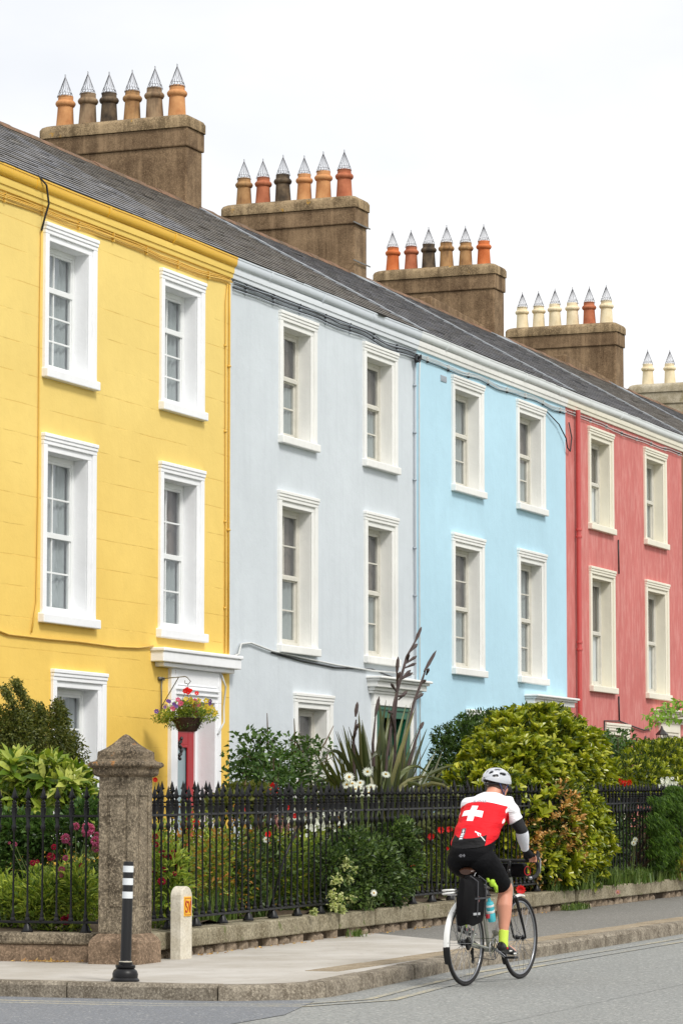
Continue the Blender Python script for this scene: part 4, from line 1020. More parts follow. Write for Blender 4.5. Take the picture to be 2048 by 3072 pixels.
# grass tufts
def tuft(m, c, n, h, spread, w=.008):
    c = Vector(c)
    for _ in range(n):
        a = random.uniform(0, 2 * pi); d = Vector((cos(a), sin(a), 0)) * random.random() * spread; hh = h * random.uniform(.6, 1.1); p0 = c + Vector((random.gauss(0, .05), random.gauss(0, .05), 0)); s = Vector((-sin(a), cos(a), 0)) * w
        p1 = p0 + d * .35 + Vector((0, 0, hh * .65)); p2 = p0 + d + Vector((0, 0, hh * random.uniform(.6, 1)))
        i = len(m.v); m.v += [tuple(p0 - s), tuple(p0 + s), tuple(p1 - s * .8), tuple(p1 + s * .8), tuple(p2)]; m.f += [(i, i + 1, i + 3, i + 2), (i + 2, i + 3, i + 4)]; m.mi += [0, 0]
m = MB(); random.seed(31)
for (u, y) in ((600, 12.4), (640, 12.45), (680, 12.5), (560, 12.4), (780, 12.5)): 
    p = pp(u, 2780, Y=y); tuft(m, (p.x, y, ground_at(p.x) - .03), 60, .42, .25)
tag(m.build('grass', LM['grass']), 'tall thin grass blades low behind the railing beside the marker post', 'grass', kind='stuff')
m = MB()
for i in range(170):
    x = random.uniform(36.5, 46); y = random.uniform(11.98, 12.35); tuft(m, (x, y, gz(x) + PT - .02), 34, random.uniform(.18, .3), .22, .009)
tag(m.build('grass', LM['grass']), 'clumpy grass growing on the low wall right of the big hedge', 'grass', kind='stuff')
m = MB()
for (x, n) in ((36.7, 3), (29.9, 1), (37.1, 2), (33.3, 1)):
    for i in range(n): tuft(m, (x + i * .2, 11.93, gz(x) + .12), 50, .1, .12, .006)
tag(m.build('weeds', LM['grass']), 'small weeds at the foot of the low granite wall', 'weeds', kind='stuff')

# 6 rose bushes
def rosebush(label, specs, Y, n, stm, seedv, flowers, mt='rose'):
    random.seed(seedv); lob = []
    for (u, v, rx, rz) in specs: c = pp(u, v, Y=Y); lob.append((c.x, Y, c.z, rx, .3, rz))
    b0 = pp(sum(s[0] for s in specs) / len(specs), 2600, Y=Y); bs = (b0.x, Y, ground_at(b0.x)); m = bushm(lob, n, .075, .046, shell=.2, jit=.9, upb=.1)
    sm = stems(bs, lob, 16, .012)
    for a in stm: sm.tube([pp(u, v, Y=Y) for u, v in a], [.009] * (len(a) - 1) + [.004], 5)
    o = plantobj('rose_bush', label, 'rose bush', bs, [('foliage', m, LM[mt]), ('stem', sm, ST)])
    for (u, v, r) in flowers:
        f = MB(); c = pp(u, v, Y=Y - .3)
        for R_, nn in ((r, 9), (r * .7, 7), (r * .4, 5)): disc_flower(f, c, TOCAM + rdir() * .2, R_, nn, 0, .5, w=.9)
        f.build('flower_head', PM['red'], o)
rosebush('leafy rose bush with a red bloom in front of the pale grey wall', [(775, 2300, .24, .2), (800, 2350, .36, .2), (765, 2240, .13, .16), (768, 2215, .08, .1), (830, 2290, .14, .18), (745, 2345, .2, .16), (735, 2275, .12, .07), (840, 2360, .25, .2), (735, 2320, .1, .05)], 13.9, 1500, [[(805, 2260), (803, 2200), (801, 2140)], [(730, 2275), (745, 2270), (765, 2280)], [(728, 2320), (745, 2310), (770, 2320)]], 41, [(815, 2368, .07)])
rosebush('thin twiggy rose bush with bare canes below the grey house window', [(885, 2240, .13, .16), (910, 2290, .2, .2), (862, 2290, .12, .14), (940, 2350, .22, .2), (890, 2350, .26, .2), (930, 2240, .1, .1), (965, 2380, .2, .14)], 14.3, 1150, [[(885, 2260), (884, 2200), (882, 2156)], [(905, 2330), (900, 2260), (930, 2240)], [(945, 2270), (975, 2230), (1000, 2178)], [(920, 2320), (905, 2260), (890, 2230), (870, 2220)], [(880, 2360), (930, 2310), (1000, 2270)], [(975, 2300), (985, 2250), (965, 2240)]], 42, [])
rosebush('low olive rose bush at the boundary of the yellow and the grey garden', [(720, 2405, .3, .12), (690, 2420, .22, .12), (740, 2385, .16, .12)], 13.6, 1700, [[(690, 2400), (720, 2380), (730, 2365)], [(655, 2392), (640, 2385), (625, 2384)], [(740, 2380), (735, 2355), (738, 2340)]], 43, [(738, 2427, .03)], 'cotone')

# 7 flax
random.seed(51); fb = pp(1130, 2560, Y=13.3); fb.z = ground_at(fb.x); m = MB()
def blade(m, p0, p1, p2, w, tw=0.):
    p0, p1, p2 = Vector(p0), Vector(p1), Vector(p2); n = 9; i0 = len(m.v)
    for i in range(n + 1):
        t_ = i / n; c = p0 * (1 - t_) ** 2 + p1 * 2 * t_ * (1 - t_) + p2 * t_ * t_; d = (p1 - p0) * (1 - t_) + (p2 - p1) * t_
        s = d.cross(Vector((sin(tw), cos(tw), .2))).normalized(); nn = s.cross(d).normalized(); ww = w * (1 - t_ ** 3) * (.6 + .4 * min(1, t_ * 4)) + .002
        m.v += [tuple(c + s * ww + nn * ww * .35), tuple(c), tuple(c - s * ww + nn * ww * .35)]
    for i in range(n):
        a = i0 + i * 3; m.f += [(a, a + 1, a + 4, a + 3), (a + 1, a + 2, a + 5, a + 4)]; m.mi += [0, 0]
tips = [(948, 2205), (955, 2240), (1075, 2134), (1012, 2195), (1045, 2180), (1135, 2090), (1100, 2210), (1232, 2110), (1280, 2186), (1240, 2235), (1210, 2240), (1185, 2200), (1155, 2230), (1330, 2245), (1300, 2300), (990, 2240), (1060, 2230), (1085, 2160), (1170, 2150), (960, 2300), (1265, 2160), (1110, 2250)]
for (u, v) in tips:
    for r_ in range(4):
        p2 = pp(u + r_ * random.uniform(-20, 20), v + r_ * random.uniform(0, 50), Y=13.3 + random.uniform(-.4, .4)); p0 = fb + Vector((random.uniform(-.25, .25), random.uniform(-.25, .25), .05)); p1 = p0.lerp(p2, .5) + Vector((0, 0, .25)) 
        blade(m, p0, p1, p2, random.uniform(.032, .046), pi / 2 + random.uniform(-.9, .9))
for i in range(125):      # arching and fallen blades
    a = random.uniform(0, 2 * pi); L_ = random.uniform(.7, 1.5); p0 = fb + Vector((random.uniform(-.3, .3), random.uniform(-.3, .3), .05)); h = random.uniform(.8, 1.5)
    p1 = p0 + Vector((cos(a) * L_ * .35, sin(a) * L_ * .25, h * 1.2)); p2 = p0 + Vector((cos(a) * L_ * 1.15, sin(a) * L_ * .8, h * random.uniform(.3, .95)))
    blade(m, p0, p1, p2, random.uniform(.026, .042), pi / 2 + random.uniform(-1, 1))
for (a, b_, c_) in (((1130, 2420), (1290, 2270), (1375, 2395)), ((1120, 2420), (1330, 2290), (1360, 2300)), ((1080, 2400), (1020, 2180), (960, 2290)), ((1130, 2400), (1150, 2160), (1090, 2330)), ((1150, 2420), (1220, 2240), (1290, 2330)), ((1180, 2430), (1300, 2320), (1360, 2365)), ((1160, 2430), (1220, 2280), (1350, 2360)), ((1050, 2420), (960, 2300), (905, 2330))):
    blade(m, pp(*a, Y=13.2), pp(*b_, Y=13.0), pp(*c_, Y=12.9), .026, random.uniform(1., 2.1))
sp = MB()
def spike(pts, side, tip):
    w = [pp(u, v, Y=13.2) for u, v in pts]; sp.tube(w, [.02] + [.016] * (len(w) - 2) + [.008], 6)
    for (a, b_) in side: A, B = pp(*a, Y=13.2), pp(*b_, Y=13.15); sp.tube([A, A.lerp(B, .35), A.lerp(B, .75), B], [.009, .013, .02, .003], 6)
    a, b_ = tip; A, B = pp(*a, Y=13.2), pp(*b_, Y=13.2); sp.tube([A, A.lerp(B, .4), A.lerp(B, .8), B], [.01, .022, .018, .003], 6)
spike([(1150, 2430), (1160, 2270), (1182, 2110), (1200, 2040), (1220, 1970), (1250, 1915)], [((1200, 2040), (1238, 2018)), ((1205, 2035), (1232, 2010)), ((1190, 2090), (1216, 2085)), ((1195, 2100), (1222, 2072)), ((1230, 1955), (1252, 1932)), ((1218, 1990), (1250, 1968)), ((1222, 1985), (1225, 1960)), ((1188, 2075), (1172, 2050)), ((1178, 2140), (1164, 2135)), ((1212, 2005), (1248, 1990))], ((1245, 1925), (1264, 1881)))
spike([(1170, 2400), (1185, 2260), (1183, 2160), (1192, 2060), (1190, 2000)], [((1190, 2045), (1200, 2015)), ((1185, 2200), (1170, 2140))], ((1190, 2020), (1194, 1970)))
spike([(1200, 2400), (1215, 2230), (1240, 2110), (1262, 2052), (1276, 2010)], [((1262, 2052), (1278, 2040)), ((1245, 2100), (1270, 2080)), ((1278, 2025), (1286, 2005))], ((1272, 2015), (1308, 1952)))
spike([(1060, 2400), (1062, 2300), (1060, 2220), (1068, 2160)], [((1064, 2200), (1075, 2170)), ((1060, 2225), (1066, 2190))], ((1066, 2150), (1072, 2106)))
spike([(1120, 2300), (1118, 2230), (1126, 2150)], [], ((1125, 2150), (1137, 2090)))
spike([(1225, 2300), (1245, 2225), (1262, 2180)], [], ((1258, 2190), (1270, 2166)))
plantobj('flax_plant', 'large bronze flax with sword leaves and tall dark flower spikes before the grey house', 'flax', tuple(fb), [('foliage', m, LM['flax']), ('flower_spike', sp, FSP)])

# 8 daisies
random.seed(61); Yd = 12.55; b0 = pp(1095, 2700, Y=Yd); bs = (b0.x, Yd, ground_at(b0.x))
D = [(1102, 2316, .040), (1157, 2324, .038), (1047, 2332, .042), (1040, 2355, .040), (1056, 2352, .040), (1080, 2350, .038), (1076, 2362, .034), (1100, 2366, .036), (1112, 2363, .034), (1066, 2368, .03), (1106, 2380, .034), (1122, 2362, .026), (1052, 2385, .022), (1075, 2384, .026), (1088, 2382, .022)]
o = empty('daisy_plant', bs, 'tall clump of large white daisies with yellow eyes standing above the railing', 'daisies'); sm = MB()
for (u, v, r) in D:
    c = pp(u, v, Y=Yd + random.uniform(-.06, .06)); sm.tube([bs, (bs[0] * .5 + c.x * .5, Yd, bs[2] * .4 + c.z * .6), c], [.005, .004, .003], 4)
    f = MB(); disc_flower(f, c, TOCAM + Vector((0, 0, .5)) + rdir() * .35, r * 1.35, 18, 0, .05, 1, .26, .3); f.build('flower_head', [PM['white'], PM['eye']], o)
sm.build('stem', GST, o); lob = [(bs[0], Yd, bs[2] + .4, .16, .12, .4)]; bushm(lob, 500, .05, .014, upb=.6).build('foliage', LM['under'], o)
# scattered small white flowers, plumes, red poppies
def single(name, label, cat, u, v, Y, r, col, group=None, n=9, kind_='disc', seedv=0):
    random.seed(seedv + u * 7 + v); c = pp(u, v, Y=Y); g = ground_at(c.x); o = empty(name, (c.x, Y + .05, g), label, cat, group)
    s = MB(); s.tube([(c.x + .02, Y + .05, g), (c.x + .04, Y + .03, (g + c.z) / 2), c], [.005, .004, .003], 4)
    for _ in range(7): leaf(s, Vector((c.x + .02, Y + .05, g + random.random() * max(.05, (c.z - g)) * .7)), rdir() + Vector((0, 0, .4)), .06, .018)
    s.build('stem', GST, o); f = MB()
    if kind_ == 'disc':
        for R_, nn in ((r, n), (r * .65, n - 2)): disc_flower(f, c, TOCAM + rdir() * .3, R_, nn, 0, .35, w=.95)
        f.build('flower_head', PM[col], o)
    elif kind_ == 'daisy':
        disc_flower(f, c, TOCAM + rdir() * .4, r, 14, 0, .1, 1, .26, .35); f.build('flower_head', [PM[col], PM['eye']], o)
    else:
        for i in range(7):
            a = random.uniform(-.6, .6); L_ = r * random.uniform(.7, 1.2)
            for j in range(26): t_ = j / 26; leaf(f, c + Vector((a * t_ * L_, random.uniform(-.3, .3) * t_ * L_, L_ * (t_ - .3))), rdir(), .022 * (1.2 - t_), .01)
        f.build('flower_head', PM[col], o)
    return o
single('poppy', 'red poppy against the railing below the red door', 'poppy', 589, 2470, 12.5, .038, 'red', 'red poppies')
single('poppy', 'red poppy peeping out right of the stone pier cap', 'poppy', 466, 2340, 12.9, .025, 'red', 'red poppies')
single('poppy', 'lone red poppy halfway down the middle railing beside a white daisy', 'poppy', 805, 2504, 12.6, .034, 'red', 'red poppies')
single('poppy', 'upper of two red poppies at railing top, left of the daisies', 'poppy', 863, 2424, 12.5, .026, 'red', 'red poppies')
single('poppy', 'red poppy just under the top rail, left of the daisies', 'poppy', 884, 2449, 12.5, .028, 'red', 'red poppies')
single('poppy', 'left of the two red poppies beside the cyclist, seen through the railing', 'poppy', 1321, 2491, 12.5, .040, 'red', 'red poppies')
single('poppy', 'red poppy touching the cyclist jersey, seen through the railing', 'poppy', 1347, 2490, 12.5, .040, 'red', 'red poppies')
single('poppy', 'drooping red poppy lower left of the pair beside the cyclist', 'poppy', 1293, 2511, 12.5, .040, 'red', 'red poppies')
single('poppy', 'small red poppy low behind the railing, left of the bicycle', 'poppy', 1238, 2598, 12.5, .026, 'red', 'red poppies')
single('poppy', 'red poppy just left of the cyclist shorts', 'poppy', 1342, 2547, 12.5, .022, 'red', 'red poppies')
single('poppy', 'broad red poppy above the front wheel of the bicycle', 'poppy', 1561, 2671, 11.9, .055, 'red', 'red poppies', 11)
single('daisy', 'white daisy low behind the middle railing under the red poppy', 'daisy', 798, 2520, 12.5, .034, 'white', 'small daisies', kind_='daisy')
single('daisy', 'white daisy hanging low in dark leaves left of the bicycle', 'daisy', 1121, 2680, 11.85, .036, 'white', 'small daisies', kind_='daisy')
for (u, v, w) in ((1849, 2540, 'leftmost pale daisy in the grass right of the hedge'), (1905, 2520, 'upper of two pale daisies in the grass before the far railing'), (1900, 2530, 'lower of two pale daisies in the grass before the far railing'), (1989, 2549, 'upper of the two pale daisies near the right edge'), (1984, 2564, 'lower of the two pale daisies near the right edge'), (1952, 2581, 'pale daisy low in the grass left of the right edge pair')):
    single('daisy', w, 'daisy', u, v, 12.0, .036, 'white', 'small daisies', kind_='daisy')
single('daisy', 'small pink flower hanging over the low wall right of the hedge', 'daisy', 1853, 2677, 11.9, .034, 'ast', 'small daisies', kind_='daisy')
for i, (u, v, w) in enumerate(((832, 2470, 'leftmost pale pink plume under the top rail'), (840, 2485, 'pale pink plume beside the leftmost one'), (888, 2500, 'lowest pale pink plume behind the middle railing'), (862, 2480, 'orange pink plume between the two poppies'), (925, 2450, 'rightmost pink plume near the white flowers'))):
    single('plume_flower', w, 'plume flower', u, v, 12.9, .13, 'ast', 'pink plume flowers', kind_='plume')
m = MB(); random.seed(77)
for i in range(95):
    u, v = random.uniform(880, 1075), random.uniform(2425, 2510)
    if random.random() < .5: u, v = random.gauss(950, 30), random.gauss(2475, 16)
    c = pp(u, v, Y=12.9 + random.uniform(-.3, .3)); disc_flower(m, c, TOCAM + rdir() * .5, random.uniform(.02, .04), 7, 0, .3, w=.8)
tag(m.build('flowers', PM['white']), 'mass of small white and cream flowers just below the daisies', 'flowers', kind='stuff')

# 9 hedge
random.seed(81)
hl = []
for (u, v, Y, rx, ry, rz) in ((1600, 2300, 12.9, 1.5, .8, .75), (1530, 2330, 12.7, .8, .65, .55), (1670, 2330, 12.8, 1.05, .65, .7), (1620, 2245, 13.0, .85, .6, .36), (1570, 2205, 13.2, .45, .4, .22), (1685, 2260, 13.0, .7, .6, .38), (1640, 2190, 13.1, .36, .4, .16), (1685, 2172, 13.1, .22, .3, .10), (1450, 2380, 12.6, .45, .5, .36), (1750, 2390, 12.6, .42, .45, .5),
                              (1600, 2450, 12.4, 1.2, .6, .55), (1690, 2480, 12.35, .9, .5, .6), (1520, 2500, 12.5, .9, .5, .55), (1640, 2580, 12.3, 1.0, .5, .40), (1715, 2600, 12.25, .6, .4, .36), (1560, 2580, 12.4, .8, .45, .4), (1750, 2520, 12.3, .4, .4, .4), (1410, 2330, 12.8, .2, .3, .14)):
    c = pp(u, v, Y=Y); hl.append((c.x, Y, c.z, rx, ry, rz))
for _i in range(34):
    _l = random.choice(hl[:4]); _d = rdir(); _d.z = abs(_d.z); _d.y = -abs(_d.y) * .7; hl.append((_l[0] + _d.x * _l[3] * 1.02, _l[1] + _d.y * _l[4], _l[2] + _d.z * _l[5] * .96, random.uniform(.12, .24), random.uniform(.12, .24), random.uniform(.08, .15)))
dz_ = [(pp(1700, 2450, Y=11.9), .42, .46), (pp(1690, 2390, Y=12.0), .36, .22), (pp(1665, 2490, Y=11.9), .34, .2), (pp(1735, 2510, Y=11.9), .3, .3), (pp(1600, 2470, Y=12), .2, .1), (pp(1640, 2680, Y=12), .5, .2), (pp(1620, 2560, Y=12), .25, .15)]
def pickd(p):
    for c, rx, rz in dz_:
        if ((p.x - c.x) / rx) ** 2 + ((p.z - c.z) / rz) ** 2 < random.uniform(.5, 1.3) and p.y < 12.9 and random.random() < .85: return 1
    return 0
zlow = gz(36) + .30
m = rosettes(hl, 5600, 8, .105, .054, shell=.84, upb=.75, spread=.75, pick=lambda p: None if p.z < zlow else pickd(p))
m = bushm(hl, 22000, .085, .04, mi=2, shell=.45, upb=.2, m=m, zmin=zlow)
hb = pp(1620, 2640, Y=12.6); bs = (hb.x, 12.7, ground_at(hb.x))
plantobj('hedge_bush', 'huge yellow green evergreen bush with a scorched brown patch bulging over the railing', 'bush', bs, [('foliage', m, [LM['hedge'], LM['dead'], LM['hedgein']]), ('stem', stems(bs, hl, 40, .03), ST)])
# 10 dark shrub behind the hedge
random.seed(82); lob = []
for (u, v, rx, rz) in ((1440, 2240, .55, .4), (1400, 2290, .5, .4), (1490, 2190, .4, .22), (1370, 2350, .34, .34), (1420, 2400, .5, .4), (1350, 2420, .35, .3), (1470, 2160, .3, .14), (1400, 2210, .3, .2)):
    c = pp(u, v, Y=14.4); lob.append((c.x, 14.4, c.z, rx * 1.25, .5, rz))
m = rosettes(lob, 1500, 6, .07, .024, shell=.85, upb=.8, spread=.7); bushm(lob, 10000, .055, .024, shell=.4, m=m)
bs = (pp(1410, 2500, Y=14.4).x, 14.4, .9)
plantobj('shrub', 'rounded dark green shrub behind the flax, left of the huge yellow green bush', 'shrub', bs, [('foliage', m, LM['dark']), ('stem', stems(bs, lob, 20), ST)])
# 11 thin rose-leaved shrub before the red house window
random.seed(83); lob = [(*pp(u, v, Y=14.0), rx * 1.3, .3, rz) for (u, v, rx, rz) in ((1850, 2215, .18, .12), (1835, 2260, .26, .22), (1880, 2245, .2, .14), (1815, 2220, .12, .1), (1860, 2290, .3, .2), (1830, 2320, .3, .2))]
bs = (pp(1850, 2500, Y=14).x, 14.0, .95)
plantobj('shrub', 'loose dark shrub with open twigs in front of the red house ground floor window', 'shrub', bs, [('foliage', bushm(lob, 900, .085, .05, shell=.3, jit=1.), LM['rose']), ('stem', stems(bs, lob, 26, .012), ST)])
# 12 right hand hedge
lob = [(*pp(u, v, Y=Y), rx * 1.3, .5, rz) for (u, v, Y, rx, rz) in ((1900, 2330, 13., .6, .28), (1960, 2290, 13.2, .6, .3), (2030, 2285, 13.2, .7, .32), (1885, 2330, 13.4, .3, .12), (1950, 2250, 13.6, .4, .12), (2040, 2245, 13.6, .5, .14), (2000, 2360, 13., .8, .3), (2080, 2330, 13., .7, .5), (2110, 2450, 13., .7, .5))]
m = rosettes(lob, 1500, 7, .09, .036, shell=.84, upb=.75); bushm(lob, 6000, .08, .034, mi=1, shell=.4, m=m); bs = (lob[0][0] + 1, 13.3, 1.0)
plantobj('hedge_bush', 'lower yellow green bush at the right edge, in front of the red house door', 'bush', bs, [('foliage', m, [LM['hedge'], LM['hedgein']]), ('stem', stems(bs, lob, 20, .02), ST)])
# 13 conifer curtain
random.seed(84); m = MB(); lob = []
for i in range(46):
    f = random.random(); v = 2372 + 240 * f; hw = 40 - 14 * f; u = 1990 - 8 * f + random.uniform(-hw, hw); lob.append((*pp(u, v, Y=12.0 - random.random() * .12), random.uniform(.1, .2), random.uniform(.08, .16), random.uniform(.06, .12)))
for _ in range(8500):
    p, o_, r_ = inlobe(lob, .4); leaf(m, p, Vector((random.uniform(.2, 1) * random.choice((-1, 1)), -.6, -.5)) + rdir() * .3, .085, .014)
bs = (lob[2][0], 12.3, gz(lob[2][0]) + .36)
plantobj('conifer', 'soft dark green conifer hanging over the railing near the right edge', 'conifer', bs, [('foliage', m, LM['conif']), ('stem', stems(bs, lob, 10, .02), ST)])
# 14 orange leaved plant at the right edge, by the conifer foot
lob = [(*pp(u, v, Y=11.95), rx, .2, rz) for (u, v, rx, rz) in ((2030, 2570, .2, .14), (2045, 2610, .2, .14), (2035, 2540, .12, .08))]
plantobj('bush', 'small orange and yellow leaved bush at the right edge beside the conifer foot', 'bush', tuple(lob[1][:2]) + (gz(45) + .36,), [('foliage', bushm(lob, 700, .07, .04, shell=.3), LM['autumn'])])
# geranium colour at the right
m = MB(); random.seed(85)
for (u, v) in ((1845, 2335), (1852, 2342), (1862, 2346), (1872, 2350), (1880, 2352), (1888, 2348), (1890, 2352), (1838, 2330), (1868, 2352)):
    c = pp(u, v, Y=12.5); ballf(m, c, .04, 26)
o = m.build('flower_cluster', PM['red'], None); tag(o, 'cluster of bright red flowers above the railing right of the huge bush', 'flowers')
m = MB()
for i in range(22):
    c = pp(random.gauss(2010, 16), random.gauss(2350, 7), Y=12.4); disc_flower(m, c, TOCAM + rdir() * .5, .03, 6, 0, .3, w=.7)
o = m.build('flower_cluster', PM['white'], None); tag(o, 'small white flowers above the conifer near the right edge', 'flowers')
# 15 overhanging branch, its tree stands out of frame to the right
random.seed(86); t0 = pp(2230, 2130, Y=12.6); m = MB(); sm = MB(); tb = (t0.x + .3, 12.9, ground_at(t0.x))
sm.tube([tb, (tb[0], 12.85, 2.2), (tb[0] - .1, 12.8, t0.z + .5)], [.06, .045, .025], 8)
for pts in ([(2230, 2140), (2120, 2125), (2030, 2120), (1975, 2135), (1935, 2152)], [(2120, 2120), (2048, 2150), (1990, 2160), (1950, 2170)], [(2120, 2125), (2040, 2105), (1985, 2112)], [(2200, 2100), (2100, 2095), (2030, 2128), (1990, 2145)]):
    w = [pp(u, v, Y=12.5 + random.uniform(-.2, .2)) for u, v in pts]; sm.tube(w, [.02] + [.008] * (len(w) - 2) + [.002], 5)
    for a, b_ in zip(w, w[1:]):
        for i in range(22): p = a.lerp(b_, random.random()) + rdir() * .05; leaf6(m, p, rdir() + Vector((-.5, -.2, -.35)), .095, .05)
lob = [(tb[0], 12.8, t0.z + .6, .8, .6, .5)]; bushm(lob, 1500, .1, .05, m=m, shell=.3, big=True)
o = empty('tree', tb, 'small fresh green tree reaching a leafy branch in from the right edge', 'tree'); m.build('crown', LM['maple'], o); sm.build('trunk', ST, o)

# 16 hanging basket on its scrolled bracket
random.seed(91); hx = 35.06; hy = YF - .58
bb = at(562, 2215, Y=hy); hx = bb.x
br = empty('wall_bracket', (34.45, YF, 3.3), 'grey scrolled iron bracket fixed to the yellow wall, holding the flower basket', 'bracket')
zt = at(570, 2030, Y=hy).z; m = MB(); wx = at(482, 2100, Y=YF - .01).x
m.tube([(wx, YF - .02, zt + .02), (wx, YF - .02, zt - .42)], .008, 6); m.box(wx - .07, wx + .07, YF - .03, YF - .001, zt - .02, zt + .02)
top = [Vector((wx, YF - .02, zt)).lerp(Vector((hx, hy, zt)), f) for f in (0, .5, .92)]
m.tube(top + [Vector((hx, hy, zt - .02)), Vector((hx + .02, hy - .03, zt - .06)), Vector((hx, hy - .01, zt - .095)), Vector((hx - .015, hy + .03, zt - .08)), Vector((hx - .01, hy + .03, zt - .05))], .006, 6)
m.tube([(wx, YF - .02, zt - .34), tuple(top[0].lerp(top[2], .25) + Vector((0, 0, -.22))), tuple(top[0].lerp(top[2], .72))], .006, 6); m.ring((wx + .03, YF - .05, zt - .34), .035, .005, (.8, .6, 0), 14, 5, a0=.5, a1=5.6)
m.build('iron_arm', M['galv'], br, smooth=True)
hb_ = empty('hanging_basket', (hx, hy, zt - .62), 'round wicker basket overflowing with yellow, purple and pink flowers beside the red door', 'hanging basket')
zr = at(560, 2155, Y=hy).z; zb_ = at(560, 2195, Y=hy).z
m = MB(); m.lathe([(.03, zb_), (.10, zb_), (.125, zb_ + .03), (.165, zr - .05), (.19, zr), (.175, zr + .005), (.15, zr - .02)], (hx, hy, 0), 24)
for i in range(9): f = i / 9; m.ring((hx, hy, zb_ + .012 + (zr - zb_) * f), .112 + (.19 - .112) * f, .008, (0, 0, 1), 26, 4)
m.build('basket', plain('dark_wicker', (70, 48, 36), .8, .35, 30, bump=.003), hb_, auto=False)
m = MB()
for j in range(3): a = 2 * pi * j / 3 + .4; m.tube([(hx + .18 * cos(a), hy + .18 * sin(a), zr), (hx, hy, zt - .13), (hx, hy, zt - .09)], .003, 4)
m.build('chain', M['galv'], hb_)
lob = [(hx, hy, zr + .05, .23, .23, .10), (hx, hy + .16, zr + .03, .25, .2, .1), (hx + .02, hy, zr + .14, .2, .2, .08), (hx - .02, hy + .3, zr + .0, .1, .16, .06), (hx + .02, hy - .24, zr + .02, .12, .14, .07)]
bushm(lob, 2600, .035, .018, shell=.25, jit=.9).build('foliage', LM['under'], hb_)
m = MB(); bushm([(hx, hy + .05, zr - .06, .24, .26, .08)], 300, .03, .014, shell=.4, droop=1.2, m=m).build('trailing_foliage', LM['rose'], hb_)
def fl(pts, col, r, n=5, w=1.):
    for (u, v) in pts: m = MB(); c = at(u, v, Y=hy - .02) + TOCAM * .18; disc_flower(m, c, TOCAM + rdir() * .4, r * random.uniform(1., 1.35), n, 0, .25, w=w); m.build('flower_head', PM[col], hb_)
fl([(574, 2108), (577, 2114), (620, 2111), (606, 2135), (615, 2133), (612, 2150), (628, 2143), (634, 2131), (641, 2137), (648, 2147), (645, 2152), (560, 2106), (626, 2140), (622, 2128), (597, 2112)], 'yel', .032)
fl([(527, 2124), (531, 2128), (506, 2112), (510, 2114), (472, 2143), (632, 2112), (630, 2120), (497, 2130), (565, 2108), (524, 2121)], 'pur', .022, 6)
fl([(587, 2117), (590, 2124), (588, 2143), (591, 2150), (586, 2112), (520, 2135), (545, 2120), (600, 2125), (536, 2108)], 'rose', .03, 6); fl([(563, 2078), (568, 2080), (572, 2082), (558, 2082), (580, 2130), (592, 2089), (566, 2086)], 'red', .028, 7)
fl([(512, 2125), (516, 2140), (547, 2133), (597, 2138), (530, 2140), (600, 2147)], 'white', .01, 5)
# fallen leaves at the foot of the plinth
m = MB(); random.seed(95)
for _ in range(90):
    x, y = random.uniform(25.9, 36), random.uniform(11.9, 11.99); leaf(m, Vector((x, y, gz(x) + .124)), Vector((random.uniform(-1, 1), random.uniform(-1, 1), .1)), .03, .02)
for _ in range(60): leaf(m, Vector((random.uniform(24.78, 24.87), random.gauss(12.75, .12), gz(25) + .124)), Vector((random.uniform(-1, 1), random.uniform(-1, 1), .2)), .04, .02)
tag(m.build('fallen_leaves', LM['dead']), 'dry leaves blown against the foot of the low walls', 'leaf litter', kind='stuff')
# ---------- bicycle ----------
random.seed(101)
BX, BY, BZ, BR = 24.7, 8.9, .3287, radians(-6)
def bempty(name, label, cat):
    o = empty(name, (BX, BY, BZ), label, cat, None, BR); o.rotation_euler = (0, -.0133, BR); return o
def lb(m, name, mt, par, **kw):
    o = m.build(name, mt, None, **kw); o.parent = par; o.matrix_parent_inverse = Matrix(); return o
MK = dict(tyre=plain('black_rubber', (24, 22, 22), .7, .1, 20), rim=plain('silver_rim', (150, 152, 156), .3, .05, 10, metal=.8), blk=plain('black_component', (14, 14, 16), .35, .15, 15), steel=plain('bright_steel', (170, 170, 172), .25, .1, 15, metal=.9),
          frame=plain('silver_green_frame', (150, 152, 142), .3, .05, 6, metal=.4, coat=.5), wht=plain('white_plastic', (232, 232, 228), .3, .03, 6), leath=plain('brown_saddle', (66, 40, 26), .4, .2, 14), tape=plain('black_bar_tape', (16, 16, 18), .7, .1, 40, bump=.001))
bike = bempty('bicycle', 'silver road bicycle with drop bars and white rear mudguard, ridden up the street', 'bicycle')
def wheel(x, z=.34):
    m = MB(); m.ring((x, 0, z), .3255, .0155, (0, 1, 0), 56, 8); w = lb(m, 'wheel', MK['tyre'], bike, smooth=True)
    m = MB(); m.ring((x, 0, z), .302, .0095, (0, 1, 0), 48, 6); lb(m, 'rim', MK['rim'], w, smooth=True)
    m = MB(); N = 28
    for i in range(N):
        a = 2 * pi * i / N; s = 1 if i % 2 else -1; b = a + (.9 if (i // 2) % 2 else -.9)
        m.tube([(x + .022 * cos(b), s * .028, z + .022 * sin(b)), (x + .298 * cos(a), 0, z + .298 * sin(a))], .0016, 4)
    lb(m, 'spokes', MK['steel'], w)
    m = MB(); R = Matrix.Rotation(pi / 2, 3, 'X').to_quaternion()
    m.lathe([(.012, -.05), (.012, -.034), (.026, -.032), (.026, -.026), (.016, -.02), (.016, .02), (.026, .026), (.026, .032), (.012, .034), (.012, .05)], (x, 0, z), 14, ax=R); lb(m, 'hub', MK['blk'], w, auto=True)
    return w
wr = wheel(0); wheel(1.045)
RX = Matrix.Rotation(pi / 2, 3, 'X').to_quaternion()
m = MB()
